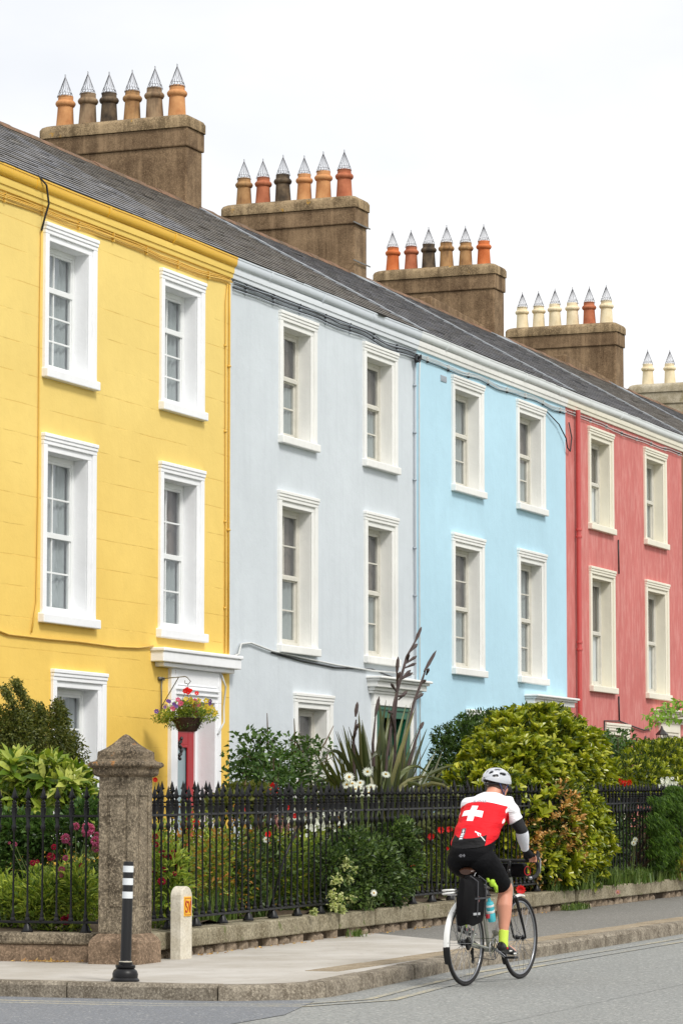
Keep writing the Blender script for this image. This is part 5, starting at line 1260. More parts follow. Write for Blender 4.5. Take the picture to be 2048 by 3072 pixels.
for i, r in enumerate((.056, .048, .041, .034)): m.lathe([(r, .026 + i * .004), (r, .0285 + i * .004)], (0, 0, .34), 24, ax=RX)
lb(m, 'sprockets', plain('oily_steel', (60, 58, 56), .4, .2, 30, metal=.6), wr)
BBx, BBz = .44, .275
m = MB(); T = m.tube
T([(.285, 0, .82), (BBx, 0, BBz)], .0165, 10); T([(.30, 0, .79), (.865, 0, .80)], .0155, 10); T([(.90, 0, .69), (BBx, 0, BBz)], .019, 10); T([(.86, 0, .85), (.905, 0, .665)], .021, 12)
m.lathe([(.024, -.04), (.024, .04)], (BBx, 0, BBz), 14, ax=RX)
for s in (-1, 1): T([(BBx - .02, s * .03, BBz), (.2, s * .05, .31), (0, s * .062, .34)], .010, 8); T([(.30, s * .015, .77), (.12, s * .05, .54), (0, s * .062, .34)], .0085, 8)
lb(m, 'frame', MK['frame'], bike, auto=True)
m = MB(); m.sphere((.905, 0, .675), .03, .045, .03, 10, 6)
for s in (-1, 1): m.tube([(.905, s * .035, .68), (.955, s * .055, .52), (1.02, s * .055, .40), (1.045, s * .055, .34)], [.015, .013, .010, .008], 8)
lb(m, 'fork', MK['blk'], bike, auto=True)
m = MB(); m.tube([(.86, 0, .85), (.845, 0, .92)], .016, 10); m.tube([(.845, 0, .91), (.875, 0, .975), (.88, 0, .985)], .016, 10)
stem_ = lb(m, 'stem', MK['blk'], bike, smooth=True)
m = MB()
for s in (-1, 1):
    m.tube([(.88, 0, .985), (.88, s * .1, .985), (.88, s * .17, .985), (.895, s * .2, .985), (.94, s * .208, .975), (.968, s * .211, .945), (.965, s * .213, .90), (.93, s * .215, .865), (.86, s * .217, .848), (.80, s * .22, .845)], .0155, 10)
hbz = lb(m, 'handlebar', MK['tape'], bike, smooth=True)
for s in (-1, 1):
    m = MB(); m.tube([(.92, s * .208, .985), (.955, s * .209, 1.01), (.975, s * .209, 1.045), (.965, s * .209, 1.062)], [.018, .019, .017, .010], 8); lb(m, 'brake_hood', MK['tape'], hbz, smooth=True)
    m = MB(); m.tube([(.975, s * .209, 1.02), (1.005, s * .212, .99), (1.0, s * .216, .93), (.985, s * .22, .88)], [.009, .010, .009, .006], 6); lb(m, 'brake_lever', MK['steel'], hbz, smooth=True)
    m = MB(); m.sphere((.795, s * .22, .845), .018, .017, .017); lb(m, 'bar_end', MK['rim'], hbz, smooth=True)
m = MB(); m.tube([(.285, 0, .82), (.262, 0, .90)], .0135, 10); sp_ = lb(m, 'seatpost', MK['steel'], bike)
m = MB(); rings = []
for x, w, z, h in ((-.03, .05, .935, .02), (0, .072, .945, .028), (.05, .07, .945, .03), (.12, .045, .94, .028), (.2, .022, .94, .024), (.25, .016, .937, .02), (.262, .008, .93, .01)):
    rings.append([(x + .05, w * cos(a), z - .02 + h * (sin(a) if sin(a) > 0 else sin(a) * 1.2)) for a in [2 * pi * j / 14 for j in range(14)]])
m.loft(rings); m.tube([(.05, .03, .92), (.14, .022, .905), (.24, .02, .92)], .0035, 5); m.tube([(.05, -.03, .92), (.14, -.022, .905), (.24, -.02, .92)], .0035, 5); lb(m, 'saddle', MK['leath'], bike, auto=True)
# drivetrain
m = MB()
for R_, y in ((.086, -.047), (.066, -.041)): m.ring((BBx, y, BBz), R_, .0032, (0, 1, 0), 40, 4)
for j in range(5): a = 2 * pi * j / 5; m.tube([(BBx, -.047, BBz), (BBx + .084 * cos(a), -.047, BBz + .084 * sin(a))], .006, 5)
cr = lb(m, 'chainring', MK['steel'], bike)
m = MB(); m.tube([(.008, -.045, .384), (.008 + .2, -.046, .372), (BBx - .01, -.047, BBz + .088)], .0035, 4); m.tube([(BBx - .01, -.047, BBz - .088), (.10, -.045, .225), (.035, -.045, .20)], .0035, 4); lb(m, 'chain', MK['blk'], bike)
m = MB(); m.tube([(.01, -.06, .30), (.03, -.05, .27), (.045, -.046, .20)], .011, 6); m.lathe([(.022, -.004), (.022, .004)], (.045, -.046, .20), 14, ax=RX); m.lathe([(.022, -.004), (.022, .004)], (.028, -.046, .27), 14, ax=RX); lb(m, 'derailleur', MK['blk'], bike)
for a_, b_ in (((BBx, -.06, BBz), (.60, -.075, .20)), ((BBx, .06, BBz), (.28, .075, .35))): m = MB(); m.tube([a_, b_], [.014, .010], 8); lb(m, 'crank', MK['steel'], bike)
for (x, y, z) in ((.60, -.135, .20), (.28, .135, .35)):
    m = MB(); m.box(x - .04, x + .04, y - .04, y + .05, z - .009, z + .009); lb(m, 'pedal', MK['blk'], bike, bevel=.004)
def guard(name, x, R_, a0, a1, w, mt):
    m = MB(); n = 20; prof = [(-w, -.012), (-w * .8, 0), (0, .006), (w * .8, 0), (w, -.012), (w * .75, -.004), (0, .002), (-w * .75, -.004)]
    m.loft([[(x + (R_ + q) * cos(a), y, .34 + (R_ + q) * sin(a)) for y, q in prof] for a in [radians(a0 + (a1 - a0) * i / n) for i in range(n + 1)]]); return lb(m, name, mt, bike, auto=True)
gd = guard('mudguard', 0, .358, 40, 182, .025, MK['wht']); guard('mudguard_flap', 0, .358, 182.5, 205, .03, MK['blk'])
guard('mudguard', 1.045, .358, 95, 215, .022, MK['blk']); guard('mudguard_front_tip', 1.045, .36, 78, 106, .022, MK['wht'])
m = MB()
for s in (-1, 1): m.tube([(0, s * .06, .34), (-.36, s * .02, .36)], .0025, 4); m.tube([(0, s * .06, .34), (-.26, s * .02, .60)], .0025, 4)
lb(m, 'mudguard_stay', MK['steel'], gd)
m = MB()
for s in (-1, 1): m.tube([(.24, s * .06, .74), (-.20, s * .06, .735)], .005, 6); m.tube([(0, s * .065, .34), (-.06, s * .062, .73)], .005, 6)
m.tube([(-.20, -.06, .735), (-.21, 0, .735), (-.20, .06, .735)], .005, 6); lb(m, 'rack', MK['steel'], bike)
m = MB(); m.tube([(-.20, .075, .74), (-.255, .07, .745), (-.262, .03, .75), (-.26, -.02, .755), (-.21, -.03, .755)], .009, 8); m.tube([(-.20, .075, .765), (-.258, .07, .772), (-.265, .03, .775), (-.262, -.02, .778), (-.21, -.03, .775)], .008, 8); lb(m, 'rack_end', MK['wht'], bike, smooth=True)
m = MB(); m.ring((.93, -.13, .90), .036, .0045, (.3, 1, 0), 20, 6); lb(m, 'cable_loop', plain('red_cable', (190, 24, 32), .4), bike)
# luggage: each hangs on the bicycle, so each is its own thing
bag = bempty('saddle_bag', 'black roll top pannier hanging over the rear wheel of the bicycle', 'bag'); BG = plain('black_nylon', (11, 10, 12), .75, .3, 12, spec=.15)
m = MB(); rings = []
for z, a, b, yy in ((.50, .10, .04, -.115), (.51, .15, .055, -.115), (.60, .165, .062, -.118), (.72, .165, .064, -.12), (.80, .155, .058, -.115), (.845, .14, .045, -.11), (.865, .13, .028, -.105)):
    rings.append([(-.135 + .12 * (z - .68) + a * 1.12 * max(-1, min(1, 1.12 * cos(t_))) + .008 * sin(z * 41), yy + b * max(-1, min(1, 1.25 * sin(t_))), z + .012 * sin(3 * t_ + z * 20) + 0) for t_ in [2 * pi * j / 20 for j in range(20)]])
m.loft(rings); lb(m, 'bag_body', BG, bag, auto=True, bevel=.006)
m = MB()
for x in (-.15, .0): m.tube([(x + .03, -.11, .885), (x + .015, -.185, .84), (x, -.188, .72), (x - .01, -.186, .56)], .007, 5)
m.box(-.2, .06, -.19, -.175, .70, .715); lb(m, 'strap', plain('grey_strap', (54, 54, 58), .6), bag)
m = MB(); m.box(-.22, -.10, -.186, -.178, .575, .595); lb(m, 'reflective_strip', plain('grey_reflector', (170, 172, 174), .3), bag, bevel=.002)
m = MB(); m.box(.03, .075, -.19, -.17, .54, .575); lb(m, 'red_patch', plain('dark_red_patch', (150, 20, 30), .5), bag, bevel=.004)
m = MB(); m.ring((-.13, -.184, .70), .022, .003, (0, 1, .1), 14, 4); m.tube([(-.15, -.184, .705), (-.13, -.186, .69), (-.11, -.184, .70)], .003, 4); lb(m, 'emblem', plain('dull_red_print', (120, 70, 66), .6), bag)
m = MB(); m.sphere((.10, -.02, .86), .10, .055, .05); fb_ = bempty('seat_pack', 'small black pack wedged under the bicycle saddle', 'bag'); lb(m, 'pack_body', BG, fb_, smooth=True)
m = MB(); m.ring((.09, -.07, .885), .035, .004, (.2, .9, .3), 16, 5); lb(m, 'ring_emblem', plain('white_print', (210, 210, 210), .5), fb_)
gl = bempty('glove', 'pair of lime green gloves tucked onto the pack below the rider', 'gloves'); LG = plain('lime_fabric', (182, 222, 60), .6, .12, 10)
m = MB(); c_ = Vector((.20, -.15, .83)); m.sphere(c_, .03, .025, .04)
for d in ((.05, 0, .045), (.06, -.01, .02), (.065, -.01, -.01), (.055, 0, -.035), (-.03, 0, .06)): d = Vector(d); m.tube([c_, c_ + d * .6, c_ + d * 1.15], [.012, .011, .008], 7)
m.tube([c_, c_ + Vector((.03, -.02, -.04)), c_ + Vector((.045, -.02, -.085))], [.02, .018, .012], 7)
m.tube([c_ + Vector((-.05, .02, .05)), c_ + Vector((-.045, .01, .0))], [.012, .014], 7); lb(m, 'glove_body', LG, gl, smooth=True)
bt = bempty('water_bottle', 'turquoise water bottle with white bands beside the black bag on the bicycle', 'bottle'); ax = Vector((.34 - .40, 0, .70 - .50)).normalized(); qd = Vector((0, 0, 1)).rotation_difference(ax)
CY = plain('turquoise_plastic', (84, 196, 210), .35, .04, 8)
m = MB(); m.lathe([(.02, 0), (.032, .004), (.034, .02), (.034, .07), (.031, .08), (.031, .10), (.034, .11), (.034, .155), (.028, .17), (.016, .175), (.014, .2), (.010, .205)], (.405, -.05, .50), 18, ax=qd); lb(m, 'bottle_body', CY, bt, auto=True)
m = MB(); m.lathe([(.0345, .078), (.0355, .082), (.0355, .094), (.0345, .098)], (.405, -.05, .50), 18, ax=qd); m.lathe([(.0345, .13), (.0355, .132), (.0355, .145), (.0345, .148)], (.405, -.05, .50), 18, ax=qd); lb(m, 'band', MK['wht'], bt)
b2 = bempty('water_bottle', 'pale grey printed water bottle in the frame of the bicycle', 'bottle'); qd2 = Vector((0, 0, 1)).rotation_difference(Vector((.22, 0, .20)).normalized())
m = MB(); m.lathe([(.02, 0), (.033, .004), (.035, .1), (.035, .15), (.02, .175), (.012, .2)], (.53, -.02, .40), 16, ax=qd2); lb(m, 'bottle_body', plain('grey_print_plastic', (196, 196, 192), .4, .3, 30), b2, auto=True)
hb2 = bempty('handlebar_bag', 'black bag hanging below the bicycle handlebar', 'bag')
m = MB(); m.box(.885, 1.0, -.11, .11, .845, .965); lb(m, 'bag_body', BG, hb2, bevel=.025)

# ---------- rider ----------
rider = bempty('person', 'cyclist in red and white jersey with white cross, black shorts, lime socks and white helmet', 'person')
def ell(m, c, ax, lat, ra, rb, n=24):
    ax = Vector(ax).normalized(); lat = Vector(lat); lat = (lat - ax * lat.dot(ax)).normalized(); o_ = ax.cross(lat); c = Vector(c)
    return [c + lat * ra * cos(2 * pi * j / n) + o_ * rb * sin(2 * pi * j / n) for j in range(n)]
def limb(m, pts, n=16):
    """pts: (x,y,z,r) smooth tapered limb with rounded ends"""
    P = [Vector(p[:3]) for p in pts]; r = [p[3] for p in pts]; d0 = (P[0] - P[1]).normalized(); d1 = (P[-1] - P[-2]).normalized()
    Q = [P[0] + d0 * r[0] * .95, P[0] + d0 * r[0] * .7, P[0] + d0 * r[0] * .35] + P + [P[-1] + d1 * r[-1] * .35, P[-1] + d1 * r[-1] * .7, P[-1] + d1 * r[-1] * .95]
    S = [r[0] * .3, r[0] * .71, r[0] * .93] + r + [r[-1] * .93, r[-1] * .71, r[-1] * .3]; m.tube(Q, S, n)
bm = MB(); LAT = (0, 1, 0)
TOR = [((.10, 0, .955), .10, .06), ((.105, 0, .985), .155, .105), ((.12, 0, 1.04), .180, .128), ((.15, 0, 1.11), .178, .125), ((.20, 0, 1.19), .178, .120), ((.275, -.004, 1.28), .186, .122), ((.355, -.008, 1.37), .192, .120), ((.43, -.01, 1.44), .182, .105), ((.485, -.01, 1.488), .145, .080), ((.52, -.01, 1.515), .085, .06)]
rg = []
for i, (c, a, b) in enumerate(TOR):
    p0 = Vector(TOR[max(i - 1, 0)][0]); p1 = Vector(TOR[min(i + 1, len(TOR) - 1)][0]); rg.append(ell(bm, c, p1 - p0, LAT, a, b))
bm.loft(rg)
limb(bm, [(.48, -.01, 1.47, .066), (.52, -.01, 1.53, .062), (.56, -.02, 1.58, .06)])
SH, EL, WR = (.465, .165, 1.45), (.54, .262, 1.245), (.72, .21, 1.075)
KR, AR = (.49, -.135, .765), (.425, -.14, .345); KL, AL = (.50, .135, .88), (.25, .14, .50)
for s in (-1, 1):
    sh = (SH[0], s * SH[1], SH[2]); el = (EL[0], s * EL[1], EL[2]); w = (WR[0], s * WR[1], WR[2])
    V = lambda a, b, t_, r: tuple(Vector(a).lerp(Vector(b), t_)) + (r,)
    limb(bm, [(sh[0] - .02, sh[1] * .75, sh[2] - .01, .078), V(sh, el, 0, .072), V(sh, el, .35, .062), V(sh, el, .7, .052), V(sh, el, 1, .046)])
    limb(bm, [V(el, w, 0, .046), V(el, w, .25, .050), V(el, w, .5, .045), V(el, w, .8, .033), V(el, w, 1, .028)])
    hnd = Vector((.80, s * .21, 1.035)); wv = Vector(w)
    limb(bm, [tuple(wv) + (.027,), tuple(wv.lerp(hnd, .5)) + (.030,), tuple(hnd) + (.030,)], 12)
    for j in range(4):        # fingers curl over the bar, thumb on the inner side
        b = hnd + Vector((.02, s * (.027 - .018 * j), .002)); L_ = (.07, .08, .075, .06)[j]
        limb(bm, [tuple(b) + (.0095,), (b.x + L_ * .5, b.y, b.z - .012, .009), (b.x + L_ * .85, b.y, b.z - .038, .0085), (b.x + L_ * .7, b.y, b.z - .062, .0075)], 8)
    b = hnd + Vector((-.02, -s * .03, -.005)); limb(bm, [tuple(b) + (.011,), (b.x + .035, b.y - s * .012, b.z - .02, .010), (b.x + .06, b.y - s * .004, b.z - .045, .0085)], 8)
for (s, K, A) in ((-1, KR, AR), (1, KL, AL)):
    hp = (.14, s * .095, 1.0)
    limb(bm, [hp + (.115,), V(hp, K, .25, .110), V(hp, K, .5, .098), V(hp, K, .8, .074), V(hp, K, 1, .063)], 20)
    limb(bm, [V(K, A, 0, .062), V(K, A, .12, .060), (K[0] + (A[0] - K[0]) * .32 - .012, K[1], K[2] + (A[2] - K[2]) * .32, .067), V(K, A, .55, .056), V(K, A, .8, .038), V(K, A, 1, .036)], 18)
    f = Vector(A); limb(bm, [tuple(f) + (.037,), (f.x, f.y, f.z - .045, .036)]); limb(bm, [(f.x - .02, f.y, f.z - .05, .033), (f.x + .10, f.y, f.z - .075, .036), (f.x + .19, f.y, f.z - .10, .028)])
# head, turned a little to the right
HC = Vector((.595, -.02, 1.615)); HR = Matrix.Rotation(radians(-24), 3, 'Z') @ Matrix.Rotation(radians(8), 3, 'Y')
def hs(dx, dy, dz, rx, ry, rz, n=16):
    t_ = MB(); t_.sphere((dx, dy, dz), rx, ry, rz, n, 12); bm.raw([HC + HR @ Vector(v) for v in t_.v], t_.f)
hs(0, 0, .01, .098, .077, .105); hs(.03, 0, -.055, .062, .056, .062); hs(.055, 0, -.085, .035, .034, .03); hs(.095, 0, -.02, .018, .014, .026); hs(.08, 0, .03, .02, .055, .012)
for s in (-1, 1): hs(.0, s * .078, -.02, .018, .010, .032); hs(.06, s * .03, -.03, .03, .025, .03)
base = bm.build('body', plain('skin', (214, 150, 124), .5, .1, 8), None); rm = base.modifiers.new('r', 'REMESH'); rm.mode = 'VOXEL'; rm.voxel_size = .0062; rm.use_smooth_shade = True
sm_ = base.modifiers.new('s', 'SMOOTH'); sm_.iterations = 7; sm_.factor = .5
bpy.context.view_layer.update(); dg = bpy.context.evaluated_depsgraph_get(); ev = base.evaluated_get(dg); me = bpy.data.meshes.new_from_object(ev)
base.modifiers.clear(); base.data = me; me.name = 'body'
base.parent = rider; base.matrix_parent_inverse = Matrix()
def seg(p, a, b):
    a, b = Vector(a), Vector(b); d = b - a; t_ = (p - a).dot(d) / d.length_squared; tc = max(0, min(1, t_)); return (p - (a + d * tc)).length, t_
nv = len(me.vertices); vn = [v.normal.copy() for v in me.vertices]; vc = [v.co.copy() for v in me.vertices]
def region(p, nrm):
    s = -1 if p.y < 0 else 1; K, A = (KR, AR) if s < 0 else (KL, AL)
    sh = (SH[0], s * SH[1], SH[2]); el = (EL[0], s * EL[1], EL[2]); w = (WR[0], s * WR[1], WR[2]); hp = (.14, s * .095, 1.0)
    c = [(seg(p, sh, el)[0] - .055, 'ua', seg(p, sh, el)[1]), (seg(p, el, w)[0] - .042, 'fa', seg(p, el, w)[1]), (seg(p, w, (.85, s * .21, 1.0))[0] - .03, 'ha', seg(p, w, (.85, s * .21, 1.0))[1]),
         (seg(p, (.10, s * .06, 1.0), (.40, s * .06, 1.42))[0] - .13, 'to', seg(p, (.10, 0, 1.0), (.40, 0, 1.42))[1]), (seg(p, hp, K)[0] - .09, 'th', seg(p, hp, K)[1]), (seg(p, K, A)[0] - .05, 'sk', seg(p, K, A)[1]),
         (seg(p, A, (A[0] + .2, A[1], A[2] - .1))[0] - .035, 'fo', 0), ((p - HC).length - .09, 'he', 0), (seg(p, (.48, -.01, 1.475), (.56, -.02, 1.58))[0] - .055, 'ne', seg(p, (.48, -.01, 1.475), (.56, -.02, 1.58))[1])]
    d, k_, t_ = min(c)
    hem = p.z - .35 * p.x - 1.095
    if k_ == 'he' or (k_ == 'ne' and t_ > .33): return 'hair' if (k_ == 'he' and (HR.transposed() @ (p - HC)).x < .02 and (HR.transposed() @ (p - HC)).z > -.035) else 'skin'
    if k_ in ('to', 'ne') or (k_ == 'ua' and t_ < .62): return 'jersey' if hem > 0 else 'shorts'
    if k_ == 'ua' or (k_ == 'fa' and t_ < .93): return 'armw'
    if k_ in ('ha', 'fa'): return 'glove' if p.x < .845 else 'skin'
    if k_ == 'th': return ('shorts' if t_ < .86 else 'skin') if hem < 0 or t_ > .25 else 'jersey'
    if k_ == 'sk': return 'skin' if t_ < .80 else 'sock'
    return 'sock' if p.z > A[2] - .035 else 'shoe'
vreg = {}
faces = [tuple(f.vertices) for f in me.polygons]; freg = []
for f in faces:
    c = sum((vc[i] for i in f), Vector()) / len(f); freg.append(region(c, None))
def garment(name, keys, off, mt, thick=.004):
    fs = [f for f, r in zip(faces, freg) if r in keys]; idx = {}; vs = []
    for f in fs:
        for i in f:
            if i not in idx: idx[i] = len(vs); vs.append(vc[i] + vn[i] * (off(vc[i]) if callable(off) else off))
    mm = bpy.data.meshes.new(name); mm.from_pydata([tuple(v) for v in vs], [], [tuple(idx[i] for i in f) for f in fs]); mm.polygons.foreach_set('use_smooth', [True] * len(fs)); mm.materials.append(mt); mm.update()
    # even out the saw-tooth edge left by the face selection
    bb_ = bmesh.new(); bb_.from_mesh(mm); be = [v for v in bb_.verts if v.is_boundary]
    for _ in range(6):
        new = {}
        for v in be:
            nb = [e.other_vert(v) for e in v.link_edges if e.is_boundary]
            if len(nb) == 2: new[v] = v.co * .4 + (nb[0].co + nb[1].co) * .3
        for v, c in new.items(): v.co = c
    bb_.to_mesh(mm); bb_.free()
    o = bpy.data.objects.new(name, mm); C.objects.link(o); o.parent = rider; o.matrix_parent_inverse = Matrix()
    sd = o.modifiers.new('solid', 'SOLIDIFY'); sd.thickness = thick; sd.offset = -.6
    return o
def wrinkle(t, sc, mapping): 
    p = t.pos(True, mapping); return t.math('ADD', t.noise(p, sc, 3), t.math('MULTIPLY', t.noise(p, sc * 3, 3), .3))
# jersey: white yoke and sleeves, red body, black hem band
t = NT('jersey_cloth'); o_ = t.add('TexCoord').outputs['Object']; s_ = t.add('SeparateXYZ', Vector=o_); X_, Y_, Z_ = s_.outputs
ya = t.math('ABSOLUTE', Y_)
yoke = t.math('GREATER_THAN', t.math('ADD', Z_, t.math('MULTIPLY', t.math('MULTIPLY', Y_, Y_), 1.0)), 1.482)
side = t.math('MULTIPLY', t.math('GREATER_THAN', t.math('ADD', t.math('MULTIPLY', Y_, -1.), t.math('MULTIPLY', X_, .35)), .352), t.math('GREATER_THAN', Z_, 1.245))
slv = t.math('MAXIMUM', t.math('LESS_THAN', Y_, -.205), t.math('GREATER_THAN', Y_, .25))
wh = t.math('MAXIMUM', yoke, t.math('MAXIMUM', side, slv))
hemb = t.math('LESS_THAN', t.math('SUBTRACT', Z_, t.math('MULTIPLY', X_, .35)), 1.172)
hemb = t.math('MULTIPLY', hemb, t.math('LESS_THAN', ya, .15))
col = t.mix(wh, lin((222, 18, 32)), lin((240, 240, 243))); col = t.mix(hemb, col, lin((15, 14, 16)))
col = t.mix(t.math('MULTIPLY', wrinkle(t, 9, (1, 1, 3)), .18), col, (.0, .0, .0, 1), 'MULTIPLY') if False else col
JM = t.done(col, .7, wrinkle(t, 9, (1, 1, 3)), .03, .55, spec=.3)
GLV = plain('black_glove', (14, 14, 16), .7, .1, 20, spec=.2); SKM = plain('lime_sock', (206, 232, 84), .8, .06, 40)
jersey = garment('jersey', ('jersey',), lambda p: .009 + .004 * sin(p.z * 60 + p.y * 9), JM)
t = NT('shorts_lycra'); SM = t.done(lin((10, 10, 13)), .75, wrinkle(t, 10, (1, 1, 2)), .02, .5, spec=.15)
shorts = garment('shorts', ('shorts',), .006, SM)
t = NT('arm_warmer_cloth'); s_ = t.add('SeparateXYZ', Vector=t.add('TexCoord').outputs['Object']); f_ = t.math('GREATER_THAN', t.math('SUBTRACT', s_.outputs[2], t.math('MULTIPLY', s_.outputs[0], .45)), .985)
AM = t.done(t.mix(f_, lin((236, 238, 246)), lin((12, 12, 15))), .7, wrinkle(t, 14, (1, 1, 1)), .012, .5)
faces_all, freg_all = faces, freg
for sd_ in (-1, 1):
    keep = [(f, r) for f, r in zip(faces_all, freg_all) if vc[f[0]].y * sd_ > 0]; faces = [k_[0] for k_ in keep]; freg = [k_[1] for k_ in keep]; garment('arm_warmer', ('armw',), .003, AM, .003); garment('glove', ('glove',), .003, GLV, .003); garment('sock', ('sock',), .003, SKM, .003)
faces, freg = faces_all, freg_all
garment('hair', ('hair',), .004, plain('short_brown_hair', (74, 56, 46), .8, .3, 60, bump=.003), .004)
for (s, A) in ((-1, AR), (1, AL)):
    m = MB(); R_ = []
    for x, w, h, zz in ((-.065, .022, .02, -.052), (-.055, .033, .042, -.048), (-.02, .037, .048, -.05), (.03, .038, .044, -.062), (.09, .044, .036, -.082), (.14, .047, .028, -.098), (.18, .042, .021, -.108), (.205, .026, .012, -.114)):
        R_.append([(A[0] + x, A[1] + w * cos(a), A[2] + zz + h * sin(a) * (1 if sin(a) > 0 else .8)) for a in [2 * pi * j / 18 for j in range(18)]])
    m.loft(R_); sh_ = lb(m, 'shoe', plain('black_shoe', (30, 28, 30), .3, .3, 14), rider, auto=True)
    m = MB(); m.box(A[0] + .03, A[0] + .08, A[1] - .043, A[1] - .037, A[2] - .09, A[2] - .078); m.box(A[0] + .10, A[0] + .15, A[1] - .049, A[1] - .043, A[2] - .115, A[2] - .102); lb(m, 'shoe_strap', MK['wht'], sh_, bevel=.003)
    m = MB(); m.box(A[0] - .01, A[0] + .012, A[1] - .040, A[1] - .034, A[2] - .068, A[2] - .05); lb(m, 'shoe_accent', plain('red_trim', (190, 20, 34), .4), sh_, bevel=.003)
# prints on the jersey, wrapped onto the cloth
deps = bpy.context.evaluated_depsgraph_get
bpy.context.view_layer.update()
bv = BVHTree.FromPolygons([v.co.copy() for v in jersey.data.vertices], [tuple(p.vertices) for p in jersey.data.polygons])
bvs = BVHTree.FromPolygons([v.co.copy() for v in shorts.data.vertices], [tuple(p.vertices) for p in shorts.data.polygons])
def decal(name, polys, mt, bv=bv, par=jersey, step=.008, lift=.0022):
    """polys in (y, s): y to the left, s up the back; shot forward and down onto the cloth"""
    m = MB(); O = Vector((.0, 0, 1.28)); up = Vector((.58, 0, .81)); fw = Vector((.81, 0, -.58)); bb_ = bmesh.new()
    for P in polys: bb_.faces.new([bb_.verts.new((a, b, 0)) for a, b in P])
    for ax_, lim in (((1, 0, 0), .4), ((0, 1, 0), .4)):
        t_ = -lim
        while t_ < lim:
            bmesh.ops.bisect_plane(bb_, geom=bb_.verts[:] + bb_.edges[:] + bb_.faces[:], plane_co=Vector(ax_) * t_, plane_no=ax_); t_ += step
    for v in bb_.verts:
        s0 = O + up * v.co.y + Vector((0, v.co.x, 0)) - fw * .5; h = bv.ray_cast(s0, fw)
        v.co = (h[0] - fw * lift) if h[0] is not None else s0 + fw * .5
    mm = bpy.data.meshes.new(name); bb_.to_mesh(mm); bb_.free(); mm.polygons.foreach_set('use_smooth', [True] * len(mm.polygons)); mm.materials.append(mt)
    o = bpy.data.objects.new(name, mm); C.objects.link(o); o.parent = par; o.matrix_parent_inverse = Matrix(); return o
WP = plain('white_jersey_print', (242, 242, 244), .7, .02); cy, cs = .022, .205; a, b = .031, .096; bv_ = .082
def R4(x0, x1, y0, y1): return [(x0, y0), (x1, y0), (x1, y1), (x0, y1)]
decal('white_cross', [[(x, y + (x - cy) * .11) for x, y in P] for P in (R4(cy - a, cy + a, cs - bv_, cs + bv_), R4(cy - b, cy - a, cs - a, cs + a), R4(cy + a, cy + b, cs - a, cs + a))], WP)
decal('print_strip', [R4(.028, .068, -.07, .045)], plain('grey_print', (96, 96, 100), .6), lift=.0016)
decal('print_bars', [R4(.032, .064, z, z + .014) for z in (-.063, -.039, -.015)] + [R4(.044, .052, .005, .035), R4(.036, .044, .016, .024), R4(.052, .060, .016, .024)], WP, lift=.003)
decal('side_logo', [[(-.055, .012), (-.11, -.008), (-.11, .004), (-.055, .024)], [(-.075, .004), (-.09, -.002), (-.103, -.025), (-.091, -.021)], [(-.103, -.015), (-.145, -.048), (-.145, -.039), (-.103, -.007)]], WP, lift=.003)
def text_polys(s, size):
    cu = bpy.data.curves.new('txt', 'FONT'); cu.body = s; cu.size = size; cu.align_x = 'CENTER'; o = bpy.data.objects.new('txt', cu); C.objects.link(o); bpy.context.view_layer.update()
    mm = bpy.data.meshes.new_from_object(o.evaluated_get(bpy.context.evaluated_depsgraph_get())); P = [[(-mm.vertices[i].co.x, mm.vertices[i].co.y) for i in f.vertices] for f in mm.polygons]; bpy.data.objects.remove(o); return P
try: decal('lettering', [[(x + .0, y + .325) for x, y in P] for P in text_polys('SUISSE', .045)], plain('pale_grey_print', (150, 150, 160), .7), lift=.003)
except Exception as e: print('text', e)
decal('shorts_logo', [R4(-.01, .05, -.196, -.190), R4(-.005, .006, -.203, -.184), R4(.02, .04, -.203, -.184)], plain('grey_shorts_print', (120, 120, 126), .6), bvs, shorts)
decal('shorts_tag', [R4(.03, .042, -.12, -.10)], plain('orange_tag', (180, 60, 30), .6), bvs, shorts)
# helmet: vented shell over a dark liner
def hp_(a, b, r, e=(1, 1, 1)):   # a: front(0) to back(pi), b: left(-) to right across the crown
    x = cos(a); rr = sin(a); return HC + HR @ (Vector((x * .135 - .012, rr * sin(b) * .098, rr * cos(b) * .108 + .032)) * r)
sv = []; NA, NB_ = 56, 64; VE = [(116, 0, 17, 9), (80, 0, 14, 8), (146, 0, 10, 13), (106, 30, 18, 10), (106, -30, 18, 10), (66, 24, 14, 8), (66, -24, 14, 8), (139, 36, 12, 13), (139, -36, 12, 13), (92, 58, 17, 8), (92, -58, 17, 8), (126, 68, 13, 9), (126, -68, 13, 9), (62, 52, 10, 6), (62, -52, 10, 6)]
vent = lambda i, j: any((((7 + 166 * (i + .5) / NA) - A_) / ra) ** 2 + (((-102 + 204 * (j + .5) / NB_) - B_) / rb) ** 2 < 1 for A_, B_, ra, rb in VE)
_v = lambda i, j: any(abs(j - c) <= 1.9 + (.5 if abs(j - 20) > 8 else 0) and lo < i < hi for c, lo, hi in ((20, 5, 12), (20, 15, 21), (20, 24, 29), (15, 6, 14), (25, 6, 14), (14.5, 17, 23), (25.5, 17, 23), (15.5, 26, 31), (24.5, 26, 31), (9, 9, 16), (31, 9, 16), (9, 19, 26), (31, 19, 26), (5, 14, 20), (35, 14, 20)))
m = MB(); idx = {}
for i in range(NA + 1):
    for j in range(NB_ + 1):
        a = .12 + (pi - .24) * i / NA; b = radians(-102 + 204 * j / NB_); bump = 1 + .035 * (abs(sin(b * 2.6)) ** .6) ; m.v.append(tuple(hp_(a, b, bump)))
for i in range(NA):
    for j in range(NB_):
        if vent(i, j): continue
        q = i * (NB_ + 1) + j; m.f.append((q, q + 1, q + NB_ + 2, q + NB_ + 1)); m.mi.append(0)
